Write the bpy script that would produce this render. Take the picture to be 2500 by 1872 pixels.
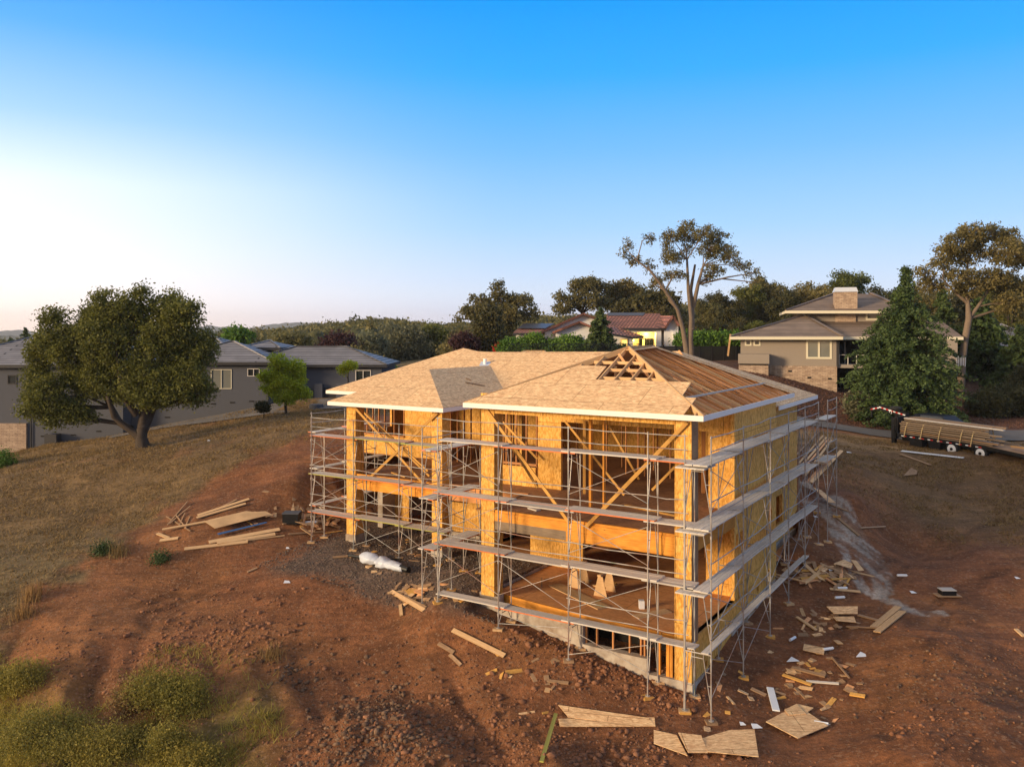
import bpy, math, random
import numpy as np
from mathutils import Vector, Matrix
for o in list(bpy.data.objects): bpy.data.objects.remove(o)
SC = bpy.context.scene; COL = SC.collection
rnd = random.Random(7); NR = np.random.RandomState(11)
# ---------------- camera ----------------
CX, HY, F = 1250.0, 808.0, 2040.0           # principal column, horizon row and focal length of the 2500 px photograph
CAMZ = 12.0
cd = bpy.data.cameras.new('camera'); cam = bpy.data.objects.new('camera', cd); COL.objects.link(cam)
cam.location = (0, 0, CAMZ); cam.rotation_euler = (math.radians(90), 0, 0)
cd.sensor_width = 36.0; cd.lens = F/2500*36; cd.shift_y = -(936-HY)/2500; cd.clip_start = .1; cd.clip_end = 9000
SC.camera = cam
# ---------------- world ----------------
SUN_AZ, SUN_EL = math.radians(240), math.radians(11)     # compass azimuth of the sun (0 = +Y, 90 = +X)
W = bpy.data.worlds.new('World'); SC.world = W; W.use_nodes = True
nt = W.node_tree; nt.nodes.clear()
def WN(t, **k):
    n = nt.nodes.new(t)
    for a, b in k.items(): setattr(n, a, b)
    return n
wl = nt.links.new
def wmath(op, a, b=None, c=None):
    n = WN('ShaderNodeMath', operation=op)
    for i, v in enumerate((a, b, c)):
        if v is None: continue
        if isinstance(v, (int, float)): n.inputs[i].default_value = v
        else: wl(v, n.inputs[i])
    return n.outputs[0]
tc = WN('ShaderNodeTexCoord'); nrm = WN('ShaderNodeVectorMath', operation='NORMALIZE'); wl(tc.outputs['Generated'], nrm.inputs[0])
sx = WN('ShaderNodeSeparateXYZ'); wl(nrm.outputs[0], sx.inputs[0])
elev = wmath('MULTIPLY', wmath('ARCSINE', sx.outputs[2]), 180/math.pi)
az = wmath('MULTIPLY', wmath('ARCTAN2', sx.outputs[0], sx.outputs[1]), 180/math.pi)
ef = wmath('DIVIDE', elev, 90.0)
def s2l(c): return tuple(((v/255)/12.92 if v/255 <= .04045 else ((v/255+.055)/1.055)**2.4) for v in c)
def wramp(fac, stops, space='srgb'):
    r = WN('ShaderNodeValToRGB'); e = r.color_ramp.elements
    while len(e) > 1: e.remove(e[-1])
    for i, (p, c) in enumerate(stops):
        el = e[0] if i == 0 else e.new(p)
        el.position = p; el.color = (*c, 1)
    wl(fac, r.inputs[0]); return r.outputs[0]
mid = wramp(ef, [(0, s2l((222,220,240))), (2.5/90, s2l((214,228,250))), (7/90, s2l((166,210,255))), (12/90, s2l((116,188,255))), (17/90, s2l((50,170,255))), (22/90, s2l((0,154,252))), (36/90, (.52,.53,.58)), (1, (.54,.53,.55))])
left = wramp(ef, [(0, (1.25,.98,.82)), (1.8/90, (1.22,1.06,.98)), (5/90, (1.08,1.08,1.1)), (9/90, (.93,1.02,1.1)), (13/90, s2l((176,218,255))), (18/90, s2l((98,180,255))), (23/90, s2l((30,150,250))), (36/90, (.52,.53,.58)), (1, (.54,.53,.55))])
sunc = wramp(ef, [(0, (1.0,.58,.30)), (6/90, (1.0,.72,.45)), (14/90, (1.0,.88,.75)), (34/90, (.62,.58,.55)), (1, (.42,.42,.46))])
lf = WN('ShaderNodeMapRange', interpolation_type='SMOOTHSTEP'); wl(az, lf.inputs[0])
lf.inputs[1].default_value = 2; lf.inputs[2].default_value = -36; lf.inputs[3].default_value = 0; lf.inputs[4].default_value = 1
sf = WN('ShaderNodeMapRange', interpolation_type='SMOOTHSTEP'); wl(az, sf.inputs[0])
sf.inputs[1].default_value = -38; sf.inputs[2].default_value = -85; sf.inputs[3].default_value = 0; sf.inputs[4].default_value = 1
def wmix(f, a, b):
    n = WN('ShaderNodeMix', data_type='RGBA')
    if isinstance(f, float): n.inputs[0].default_value = f
    else: wl(f, n.inputs[0])
    wl(a, n.inputs[6]); wl(b, n.inputs[7]); return n.outputs[2]
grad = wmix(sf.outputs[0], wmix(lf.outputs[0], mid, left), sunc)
sky = WN('ShaderNodeTexSky', sky_type='NISHITA'); sky.sun_disc = False
sky.sun_elevation = SUN_EL; sky.sun_rotation = SUN_AZ; sky.ozone_density = 3; sky.air_density = 1; sky.dust_density = .6
skm = WN('ShaderNodeMix', data_type='RGBA', blend_type='MULTIPLY'); skm.inputs[0].default_value = 1; wl(sky.outputs[0], skm.inputs[6]); skm.inputs[7].default_value = (.9, .9, .9, 1)
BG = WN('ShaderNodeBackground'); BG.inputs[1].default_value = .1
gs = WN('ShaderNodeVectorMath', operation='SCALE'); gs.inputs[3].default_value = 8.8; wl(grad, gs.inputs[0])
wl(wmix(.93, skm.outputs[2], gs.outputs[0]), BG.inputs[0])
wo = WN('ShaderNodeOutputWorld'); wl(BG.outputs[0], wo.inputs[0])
# ---------------- sun ----------------
sd = bpy.data.lights.new('sun', 'SUN'); sun = bpy.data.objects.new('sun', sd); COL.objects.link(sun)
sd.energy = 4.0; sd.angle = math.radians(12); sd.color = (1.0, .75, .46)
sdir = Vector((math.sin(SUN_AZ)*math.cos(SUN_EL), math.cos(SUN_AZ)*math.cos(SUN_EL), math.sin(SUN_EL)))
sun.rotation_euler = sdir.to_track_quat('Z', 'Y').to_euler(); sun.location = sdir*100
SC.view_settings.view_transform = 'Standard'; SC.view_settings.look = 'None'; SC.view_settings.gamma = 1
SC.view_settings.exposure = 0.40
SC.render.engine = 'CYCLES'; SC.cycles.max_bounces = 6; SC.cycles.transparent_max_bounces = 6; SC.cycles.volume_bounces = 0
# ---------------- helpers ----------------
def P(px, py, Z): return Vector(((px-CX)/F*Z, Z, CAMZ-(py-HY)/F*Z))
TH = math.radians(32.2); V_ = Vector((math.sin(TH), math.cos(TH), 0)); U_ = Vector((-math.cos(TH), math.sin(TH), 0))
C0 = Vector((5.647, 26.3, 0))
def H(a, b, z=0.): return C0 + U_*a + V_*b + Vector((0, 0, z))
def tag(o, label=None, cat=None, group=None, kind=None):
    for k, v in (('label', label), ('category', cat), ('group', group), ('kind', kind)):
        if v: o[k] = v
    return o
def thing(name, loc, label, cat, group=None):
    o = bpy.data.objects.new(name, None); COL.objects.link(o); o.location = loc; o.empty_display_size = .3
    return tag(o, label, cat, group)
class MB:
    def __init__(s): s.v = []; s.f = []; s.uv = []; s.m = []
    def face(s, pts, m=0, uv=None, off=(0, 0), udir=None):
        pts = [Vector(p) for p in pts]; b = len(s.v); s.v += pts; s.f.append(tuple(range(b, b+len(pts)))); s.m.append(m)
        if uv is None:
            n = (pts[1]-pts[0]).cross(pts[2]-pts[0])
            if n.length < 1e-9 and len(pts) > 3: n = (pts[2]-pts[0]).cross(pts[3]-pts[0])
            n.normalize() if n.length > 0 else None
            if abs(n.z) > .985: u = Vector(udir or (1, 0, 0))
            else: u = Vector((0, 0, 1)).cross(n).normalized()
            w = n.cross(u)
            uv = [(p.dot(u)+off[0], p.dot(w)+off[1]) for p in pts]
        s.uv.append(uv)
    def hexa(s, c, m=0, mats=None, off=(0, 0), udir=None):
        # c: 8 corners: bottom 0-3 counter clockwise, top 4-7
        for k, q in enumerate(((3,2,1,0), (4,5,6,7), (0,1,5,4), (1,2,6,5), (2,3,7,6), (3,0,4,7))):
            s.face([c[i] for i in q], mats[k] if mats else m, off=off, udir=udir)
    def box(s, x0, x1, y0, y1, z0, z1, m=0, **k):
        s.hexa([Vector(p) for p in ((x0,y0,z0),(x1,y0,z0),(x1,y1,z0),(x0,y1,z0),(x0,y0,z1),(x1,y0,z1),(x1,y1,z1),(x0,y1,z1))], m, **k)
    def hbox(s, a0, a1, b0, b1, z0, z1, m=0, **k):   # box in the axes of the unfinished house
        k.setdefault('udir', tuple(U_))
        s.hexa([H(a1,b0,z0),H(a0,b0,z0),H(a0,b1,z0),H(a1,b1,z0),H(a1,b0,z1),H(a0,b0,z1),H(a0,b1,z1),H(a1,b1,z1)], m, **k)
    def beam(s, p, q, w, h, up=(0, 0, 1), m=0, mside=None):   # board from p to q, uv runs along its length
        p = Vector(p); q = Vector(q); d = (q-p); L = d.length
        if L < 1e-6: return
        d /= L; up = Vector(up)
        x = d.cross(up)
        if x.length < 1e-4: x = d.cross(Vector((1, 0, 0)))
        x.normalize(); y = x.cross(d).normalized()
        X = x*w/2; Y = y*h/2; o = rnd.random()*50, rnd.random()*50
        c = [p-X-Y, p+X-Y, p+X+Y, p-X+Y, q-X-Y, q+X-Y, q+X+Y, q-X+Y]
        ms = m if mside is None else mside
        for k, (a, wid, mm) in enumerate((((0,1,5,4), w, m), ((1,2,6,5), h, ms), ((2,3,7,6), w, m), ((3,0,4,7), h, ms))):
            s.face([c[i] for i in (a[0], a[3], a[2], a[1])][::-1], mm, uv=[(o[0], o[1]+k), (o[0], o[1]+k+wid), (o[0]+L, o[1]+k+wid), (o[0]+L, o[1]+k)])
        s.face([c[3], c[2], c[1], c[0]], ms, uv=[o]*4); s.face([c[4], c[5], c[6], c[7]], ms, uv=[o]*4)
    def tube(s, p, q, r, r2=None, n=6, m=0):
        p = Vector(p); q = Vector(q); d = q-p; L = d.length
        if L < 1e-6: return
        d /= L; r2 = r if r2 is None else r2
        x = d.cross(Vector((0, 0, 1)))
        if x.length < 1e-3: x = d.cross(Vector((1, 0, 0)))
        x.normalize(); y = x.cross(d); b = len(s.v); o = rnd.random()*9
        for i in range(n):
            a = 2*math.pi*i/n; e = x*math.cos(a)+y*math.sin(a); s.v += [p+e*r, q+e*r2]
        for i in range(n):
            j = (i+1) % n; s.f.append((b+2*i, b+2*i+1, b+2*j+1, b+2*j)); s.m.append(m)
            s.uv.append([(o, i/n), (o+L, i/n), (o+L, (i+1)/n), (o, (i+1)/n)])
        s.f.append(tuple(b+2*i for i in range(n))); s.m.append(m); s.uv.append([(o, 0)]*n)
        s.f.append(tuple(b+2*i+1 for i in range(n))[::-1]); s.m.append(m); s.uv.append([(o, 0)]*n)
    def path(s, pts, rads, n=7, m=0):
        pts = [Vector(p) for p in pts]; b = len(s.v)
        for k, p in enumerate(pts):
            d = (pts[min(k+1, len(pts)-1)]-pts[max(k-1, 0)]).normalized()
            x = d.cross(Vector((.3, 1, .1))).normalized(); y = x.cross(d)
            for i in range(n):
                a = 2*math.pi*i/n; s.v.append(p+(x*math.cos(a)+y*math.sin(a))*rads[k])
        for k in range(len(pts)-1):
            for i in range(n):
                j = (i+1) % n; s.f.append((b+k*n+i, b+(k+1)*n+i, b+(k+1)*n+j, b+k*n+j)); s.m.append(m)
                s.uv.append([(k, i/n), (k+1, i/n), (k+1, (i+1)/n), (k, (i+1)/n)])
    def plate(s, pts, t=.02, m=0, ms=None, udir=None):    # flat sheet with thickness below it
        pts = [Vector(p) for p in pts]; n = (pts[1]-pts[0]).cross(pts[2]-pts[0]).normalized()
        if n.z < 0: pts = pts[::-1]; n = -n
        lo = [p-n*t for p in pts]; o = (rnd.random()*3, rnd.random()*3)
        s.face(pts, m, udir=udir); s.face(lo[::-1], m if ms is None else ms, udir=udir)
        for i in range(len(pts)):
            j = (i+1) % len(pts); s.face([lo[i], lo[j], pts[j], pts[i]], m if ms is None else ms)
    def wall(s, O, A, N, a0, a1, z0, z1, holes=(), t=.1, m=0):   # wall on origin O, along unit A, thickness towards N; holes (a0,a1,z0,z1)
        av = sorted({a0, a1, *[min(max(h[i], a0), a1) for h in holes for i in (0, 1)]}); zv = sorted({z0, z1, *[min(max(h[i], z0), z1) for h in holes for i in (2, 3)]})
        def hole(a, z): return any(h[0] < a < h[1] and h[2] < z < h[3] for h in holes)
        for i in range(len(av)-1):
            j = 0
            while j < len(zv)-1:
                am = (av[i]+av[i+1])/2
                if hole(am, (zv[j]+zv[j+1])/2): j += 1; continue
                k = j
                while k+1 < len(zv)-1 and not hole(am, (zv[k+1]+zv[k+2])/2): k += 1
                p = [O+A*av[i], O+A*av[i+1]]; zz = (zv[j], zv[k+1]); up = Vector((0, 0, 1))
                c = [p[0]+up*zz[0], p[1]+up*zz[0], p[1]+up*zz[0]+N*t, p[0]+up*zz[0]+N*t]
                c += [q+up*(zz[1]-zz[0]) for q in c]
                s.hexa(c, m); j = k+1
    def build(s, name, mats, parent=None, bevel=0, smooth=False):
        me = bpy.data.meshes.new(name); L = Vector((0, 0, 0))
        if parent is not None:
            q = parent
            while q is not None: L += Vector(q.location); q = q.parent
        me.from_pydata([tuple(v-L) for v in s.v], [], s.f)
        if not isinstance(mats, (list, tuple)): mats = [mats]
        for mt in mats: me.materials.append(mt)
        me.polygons.foreach_set('material_index', s.m)
        ul = me.uv_layers.new(name='UVMap'); ul.data.foreach_set('uv', [c for f in s.uv for p in f for c in p])
        if smooth: me.polygons.foreach_set('use_smooth', [True]*len(s.f))
        me.update(); o = bpy.data.objects.new(name, me); COL.objects.link(o)
        if parent is not None: o.parent = parent
        if bevel:
            b = o.modifiers.new('bevel', 'BEVEL'); b.width = bevel; b.segments = 1
        return o
def npmesh(name, V, Fq, mat, parent=None, tint=None, smooth=False, L=(0, 0, 0), n=4):
    me = bpy.data.meshes.new(name); V = np.asarray(V, np.float32)-np.asarray(L, np.float32); Fq = np.asarray(Fq, np.int32)
    me.vertices.add(len(V)); me.vertices.foreach_set('co', V.ravel())
    me.loops.add(Fq.size); me.loops.foreach_set('vertex_index', Fq.ravel())
    me.polygons.add(len(Fq)); me.polygons.foreach_set('loop_start', np.arange(len(Fq), dtype=np.int32)*Fq.shape[1])
    me.polygons.foreach_set('loop_total', np.full(len(Fq), Fq.shape[1], np.int32))
    if smooth: me.polygons.foreach_set('use_smooth', np.ones(len(Fq), bool))
    if tint is not None:
        at = me.attributes.new('tint', 'FLOAT', 'POINT'); at.data.foreach_set('value', np.asarray(tint, np.float32))
    me.materials.append(mat); me.update(calc_edges=True)
    o = bpy.data.objects.new(name, me); COL.objects.link(o)
    if parent is not None: o.parent = parent
    return o
def clone(o, loc=None, parent=None, scale=None, rz=None, label=None, group=None):
    c = o.copy(); COL.objects.link(c)
    if parent is not None: c.parent = parent
    for ch in o.children: clone(ch, parent=c)
    if loc is not None: c.location = loc
    if scale is not None: c.scale = scale if hasattr(scale, '__len__') else (scale,)*3
    if rz is not None: c.rotation_euler = (0, 0, rz)
    if label: c['label'] = label
    if group: c['group'] = group
    return c
# noise
def _h(ix, iy, s):
    n = (ix.astype(np.int64)*374761393 + iy.astype(np.int64)*668265263 + s*974711) & 0x7fffffff
    n = ((n ^ (n >> 13))*1274126177) & 0x7fffffff
    return ((n ^ (n >> 16)) & 0xffff)/65535.0
def vn(x, y, s=0):
    x = np.asarray(x, float); y = np.asarray(y, float); ix = np.floor(x); iy = np.floor(y); fx = x-ix; fy = y-iy
    fx = fx*fx*(3-2*fx); fy = fy*fy*(3-2*fy)
    return (_h(ix, iy, s)*(1-fx)+_h(ix+1, iy, s)*fx)*(1-fy)+(_h(ix, iy+1, s)*(1-fx)+_h(ix+1, iy+1, s)*fx)*fy
def fbm(x, y, o=4, s=0, g=.5):
    t = 0; a = 1; n = 0
    for i in range(o): t = t+a*vn(x*2**i+i*17.3, y*2**i-i*9.1, s+i); n += a; a *= g
    return t/n
def sst(a, b, x): t = np.clip((x-a)/(b-a), 0, 1); return t*t*(3-2*t)
# ---------------- materials ----------------
class NB:
    def __init__(s, name):
        s.m = bpy.data.materials.new(name); s.m.use_nodes = True; s.t = s.m.node_tree; s.t.nodes.clear()
        s.out = s.n('ShaderNodeOutputMaterial'); s.b = s.n('ShaderNodeBsdfPrincipled'); s.l(s.b.outputs[0], s.out.inputs[0])
        s.b.inputs['Specular IOR Level'].default_value = .3
    def n(s, t, **k):
        x = s.t.nodes.new(t)
        for a, b in k.items(): setattr(x, a, b)
        return x
    def l(s, a, b): s.t.links.new(a, b)
    def set(s, n, i, v):
        if isinstance(v, bpy.types.NodeSocket): s.l(v, n.inputs[i])
        else: n.inputs[i].default_value = v
    def co(s, kind='UV', scale=(1, 1, 1), rot=(0, 0, 0)):
        t = s.n('ShaderNodeTexCoord'); m = s.n('ShaderNodeMapping'); s.l(t.outputs[kind], m.inputs[0])
        m.inputs['Scale'].default_value = scale; m.inputs['Rotation'].default_value = rot; return m.outputs[0]
    def noise(s, c, sc=5, d=4, r=.55, dist=0.):
        x = s.n('ShaderNodeTexNoise'); s.l(c, x.inputs['Vector']); x.inputs['Scale'].default_value = sc; x.inputs['Detail'].default_value = d
        x.inputs['Roughness'].default_value = r; x.inputs['Distortion'].default_value = dist; return x.outputs['Fac']
    def vor(s, c, sc=5, out='Color', feat='F1', rnd_=1.):
        x = s.n('ShaderNodeTexVoronoi', feature=feat); s.l(c, x.inputs['Vector']); x.inputs['Scale'].default_value = sc; x.inputs['Randomness'].default_value = rnd_
        return x.outputs[out]
    def ramp(s, f, st, interp='LINEAR'):
        r = s.n('ShaderNodeValToRGB'); r.color_ramp.interpolation = interp; e = r.color_ramp.elements
        while len(e) > 1: e.remove(e[-1])
        for i, (p, c) in enumerate(st):
            el = e[0] if i == 0 else e.new(p)
            el.position = p; el.color = (*c, 1) if hasattr(c, '__len__') else (c, c, c, 1)
        s.l(f, r.inputs[0]); return r.outputs[0]
    def mix(s, f, a, b, mode='MIX'):
        x = s.n('ShaderNodeMix', data_type='RGBA', blend_type=mode)
        for i, v in ((0, f), (6, a), (7, b)):
            if isinstance(v, (tuple, list)): v = (*v[:3], 1)
            s.set(x, i, v)
        return x.outputs[2]
    def math(s, op, a, b=0.):
        x = s.n('ShaderNodeMath', operation=op); s.set(x, 0, a); s.set(x, 1, b); return x.outputs[0]
    def bump(s, h, strength=.5, dist=.02):
        x = s.n('ShaderNodeBump'); x.inputs['Strength'].default_value = strength; x.inputs['Distance'].default_value = dist; s.l(h, x.inputs['Height']); s.l(x.outputs[0], s.b.inputs['Normal'])
    def done(s, col, rough=.8, metal=0.):
        s.set(s.b, 'Base Color', (*col, 1) if isinstance(col, tuple) else col); s.set(s.b, 'Roughness', rough); s.set(s.b, 'Metallic', metal); return s.m
def plain(name, col, rough=.7, metal=0., var=.15, sc=6):
    b = NB(name); c = b.co('Object'); f = b.noise(c, sc, 5)
    return b.done(b.mix(f, tuple(v*(1-var) for v in col), tuple(min(1, v*(1+var)) for v in col)), rough, metal)
def osb_mat(name, d, m_, l_, vert=False):
    b = NB(name); sc = (10, 34, 1) if not vert else (34, 10, 1)
    c = b.co('UV', (1, 1, 1)); c1 = b.co('UV', sc); c2 = b.co('UV', tuple(v*.6 for v in sc), (0, 0, .5)); c3 = b.co('UV', tuple(v*.8 for v in sc), (0, 0, -.4))
    x1 = b.vor(c1, 1.0); x2 = b.vor(c2, 1.1); x3 = b.vor(c3, 1.0)
    f = b.mix(.5, b.mix(.4, x1, x2), x3); sep = b.n('ShaderNodeSeparateColor'); b.l(f, sep.inputs[0])
    col = b.ramp(sep.outputs[0], [(.22, d), (.5, m_), (.78, l_)])
    blot = b.noise(b.co('UV', (3.2, 5.5, 1) if not vert else (5.5, 3.2, 1)), 1.0, 6, .7)
    col = b.mix(1., col, b.ramp(blot, [(.3, .80), (.5, 1.), (.7, 1.14)]), 'MULTIPLY')
    dark = b.ramp(b.noise(c1, 1.0, 3), [(.64, 0.), (.72, .5)])
    col = b.mix(dark, col, tuple(v*.5 for v in d))
    br = b.n('ShaderNodeTexBrick'); b.l(c, br.inputs[0]); br.offset = .5; br.inputs['Scale'].default_value = 1; br.inputs['Mortar Size'].default_value = .011; br.inputs['Mortar Smooth'].default_value = .2
    br.inputs['Brick Width'].default_value = 2.44 if not vert else 1.22; br.inputs['Row Height'].default_value = 1.22 if not vert else 2.74
    br.inputs['Color1'].default_value = (.95, .95, .94, 1); br.inputs['Color2'].default_value = (1.05, 1.03, 1.0, 1); br.inputs['Mortar'].default_value = (.42, .36, .3, 1)
    col = b.mix(1., col, br.outputs[0], 'MULTIPLY')
    b.bump(sep.outputs[0], .2, .003); return b.done(col, .75)
def lumber_mat(name, a_, b_, knots=True, rough=.75, streak=6):
    b = NB(name); c = b.co('UV', (1.2, streak*4, 1)); c0 = b.co('UV', (1, 1, 1)); f = b.noise(c, 2.2, 5, .6, .4)
    oi = b.n('ShaderNodeObjectInfo')
    col = b.ramp(f, [(.3, a_), (.7, b_)])
    v = b.ramp(b.noise(c0, 1.3, 2), [(.3, .8), (.7, 1.12)]); col = b.mix(1., col, v, 'MULTIPLY')
    vr = b.ramp(oi.outputs['Random'], [(0, .82), (1, 1.12)]); col = b.mix(1., col, vr, 'MULTIPLY')
    if knots:
        k = b.vor(b.co('UV', (1.6, 6, 1)), 1.0, 'Distance'); col = b.mix(b.ramp(k, [(.045, .85), (.09, 0.)]), col, tuple(x*.3 for x in a_))
    b.bump(f, .3, .003); return b.done(col, rough)
M = {}
M['osb_roof'] = osb_mat('osb_roof', (.50,.29,.145), (.68,.43,.225), (.80,.56,.31))
M['osb_wall'] = osb_mat('osb_wall', (.50,.235,.04), (.67,.35,.07), (.80,.46,.13), True)
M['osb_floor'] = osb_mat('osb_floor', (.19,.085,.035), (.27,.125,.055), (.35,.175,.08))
M['stud'] = lumber_mat('framing_lumber', (.42,.17,.06), (.60,.28,.10))
M['rafter'] = lumber_mat('rafter_lumber', (.50,.22,.09), (.76,.41,.20))
M['pale_lumber'] = lumber_mat('pale_lumber', (.50,.30,.14), (.68,.44,.23))
M['dirty_lumber'] = lumber_mat('dusty_lumber', (.26,.15,.08), (.42,.26,.14))
M['brace'] = lumber_mat('brace_lumber', (.50,.24,.05), (.68,.38,.10))
M['glulam'] = lumber_mat('orange_beam', (.55,.20,.02), (.72,.32,.05), streak=3)
M['grey_beam'] = lumber_mat('weathered_beam', (.20,.14,.09), (.30,.22,.15), streak=3)
M['plank'] = lumber_mat('weathered_plank', (.47,.42,.37), (.70,.64,.57), rough=.85)
M['orange_edge'] = lumber_mat('orange_painted_edge', (.55,.12,.03), (.68,.22,.08), knots=False)
M['green_edge'] = lumber_mat('green_painted_edge', (.28,.27,.05), (.42,.38,.10), knots=False)
def steel():
    b = NB('scaffold_steel'); c = b.co('UV', (2.2, 1, 1)); c2 = b.co('Object', (1, 1, 1)); oi = b.n('ShaderNodeObjectInfo')
    f = b.noise(c2, 1.1, 3); col = b.ramp(f, [(.30, (.26,.09,.05)), (.40, (.30,.23,.19)), (.52, (.46,.42,.38)), (.62, (.24,.24,.24)), (.70, (.12,.16,.09))])
    col = b.mix(.35, col, b.ramp(oi.outputs['Random'], [(0, (.28,.14,.10)), (.25, (.32,.30,.28)), (.8, (.40,.38,.36)), (1, (.14,.15,.15))]))
    return b.done(col, .5, .35)
M['steel'] = steel()
M['fascia'] = plain('primed_fascia', (.74,.70,.66), .6, var=.04)
M['concrete'] = NB('concrete'); _b = M['concrete']; _c = _b.co('Object'); M['concrete'] = _b.done(_b.ramp(_b.noise(_c, 2.2, 7, .65), [(.3, (.24,.17,.12)), (.55, (.40,.34,.28)), (.8, (.50,.46,.40))]), .85)
def ground_mat():
    b = NB('ground'); at = b.n('ShaderNodeAttribute', attribute_name='Col'); g = b.n('ShaderNodeNewGeometry'); pos = g.outputs['Position']
    n1 = b.noise(pos, .9, 8, .62); n2 = b.noise(pos, 7., 6, .65); n3 = b.vor(pos, 14., 'Color'); sp = b.n('ShaderNodeSeparateColor'); b.l(n3, sp.inputs[0])
    n4 = b.noise(pos, 34., 3, .7)
    col = b.mix(1., at.outputs['Color'], b.ramp(n1, [(.28, .62), (.5, .98), (.72, 1.35)]), 'MULTIPLY')
    col = b.mix(1., col, b.ramp(n2, [(.25, .62), (.5, 1.), (.75, 1.4)]), 'MULTIPLY')
    col = b.mix(1., col, b.ramp(n4, [(.3, .7), (.7, 1.3)]), 'MULTIPLY')
    mp = b.n('ShaderNodeMapping'); b.l(pos, mp.inputs[0]); mp.inputs['Rotation'].default_value = (0, 0, .55); mp.inputs['Scale'].default_value = (.35, 2.6, 1); n5 = b.noise(mp.outputs[0], 1.3, 6, .6, .8)
    col = b.mix(1., col, b.ramp(n5, [(.3, .74), (.5, 1.), (.7, 1.28)]), 'MULTIPLY')
    peb = b.ramp(sp.outputs[0], [(.90, 0.), (.93, .5)]); col = b.mix(peb, col, (.30, .18, .11))
    m = b.n('ShaderNodeMath', operation='MULTIPLY_ADD'); b.l(n2, m.inputs[0]); m.inputs[1].default_value = 2.2; b.l(n4, m.inputs[2])
    b.bump(m.outputs[0], .9, .05); return b.done(col, .95)
M['ground'] = ground_mat()
def asphalt():
    b = NB('asphalt'); g = b.n('ShaderNodeNewGeometry'); n = b.noise(g.outputs['Position'], 30, 4); n2 = b.noise(g.outputs['Position'], .5, 5)
    return b.done(b.mix(.5, b.ramp(n, [(.3, (.09,.085,.08)), (.7, (.17,.155,.14))]), b.ramp(n2, [(.3, (.10,.09,.085)), (.7, (.20,.17,.15))])), .9)
M['asphalt'] = asphalt()
def leaf_mat(name, c0, c1, trans=.35):
    b = NB(name); at = b.n('ShaderNodeAttribute', attribute_name='tint'); oi = b.n('ShaderNodeObjectInfo')
    col = b.ramp(at.outputs['Fac'], [(0, c0), (1, c1)]); col = b.mix(1., col, b.ramp(oi.outputs['Random'], [(0, (.8,.85,.8)), (1, (1.2,1.1,1.0))]), 'MULTIPLY')
    b.done(col, .6); b.b.inputs['Specular IOR Level'].default_value = .25
    t = b.n('ShaderNodeBsdfTranslucent'); b.l(col, t.inputs[0]); mx = b.n('ShaderNodeMixShader'); mx.inputs[0].default_value = trans
    b.l(b.b.outputs[0], mx.inputs[1]); b.l(t.outputs[0], mx.inputs[2]); b.l(mx.outputs[0], b.out.inputs[0]); return b.m
M['olive_leaf'] = leaf_mat('olive_leaves', (.055,.068,.015), (.20,.21,.05), .42)
M['oak_leaf'] = leaf_mat('oak_leaves', (.095,.09,.034), (.30,.25,.10), .48)
M['dark_leaf'] = leaf_mat('dark_leaves', (.028,.036,.014), (.115,.105,.04))
M['far_leaf'] = leaf_mat('far_leaves', (.06,.07,.03), (.22,.19,.075), .3)
M['lime_leaf'] = leaf_mat('lime_leaves', (.26,.32,.02), (.60,.62,.05), .5)
M['hedge_leaf'] = leaf_mat('hedge_leaves', (.05,.12,.02), (.16,.28,.04))
M['purple_leaf'] = leaf_mat('purple_leaves', (.03,.012,.016), (.09,.04,.045))
M['red_leaf'] = leaf_mat('red_leaves', (.30,.01,.01), (.60,.03,.03))
M['conifer_leaf'] = leaf_mat('conifer_needles', (.012,.030,.012), (.10,.15,.045), .2)
M['silver_leaf'] = leaf_mat('silvery_leaves', (.09,.10,.06), (.23,.22,.13))
M['straw'] = leaf_mat('straw', (.15,.09,.035), (.36,.235,.095), .2)
M['weed'] = leaf_mat('weeds', (.10,.10,.02), (.42,.34,.08), .4)
M['bark'] = plain('bark', (.05,.036,.026), .9, var=.4, sc=9); M['grey_bark'] = plain('grey_bark', (.17,.125,.09), .9, var=.35, sc=5)
def tile_mat(name, c, row=.33, colw=.3, dark=.35, wavy=False):
    b = NB(name); uv = b.co('UV'); br = b.n('ShaderNodeTexBrick'); b.l(uv, br.inputs[0]); br.offset = .5
    for k, v in (('Scale', 1), ('Brick Width', colw), ('Row Height', row), ('Mortar Size', row*.2), ('Mortar Smooth', .3)): br.inputs[k].default_value = v
    br.inputs['Color1'].default_value = (*[v*.8 for v in c], 1); br.inputs['Color2'].default_value = (*[v*1.2 for v in c], 1); br.inputs['Mortar'].default_value = (*[v*dark for v in c], 1)
    col = br.outputs[0]
    sp = b.n('ShaderNodeSeparateXYZ'); b.l(uv, sp.inputs[0]); fr = b.math('FRACT', b.math('DIVIDE', sp.outputs[1], row))
    b.bump(fr, 1., .06); return b.done(b.mix(1., col, b.ramp(b.noise(uv, .8, 4), [(.3, .8), (.7, 1.2)]), 'MULTIPLY'), .55)
M['grey_tile'] = tile_mat('grey_roof_tile', (.22,.21,.225), .42, 40, .22); M['brown_tile'] = tile_mat('brown_roof_tile', (.21,.155,.12), .40, 40, .4)
M['red_tile'] = tile_mat('red_clay_tile', (.36,.15,.10), .55, .42, .3)
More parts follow.
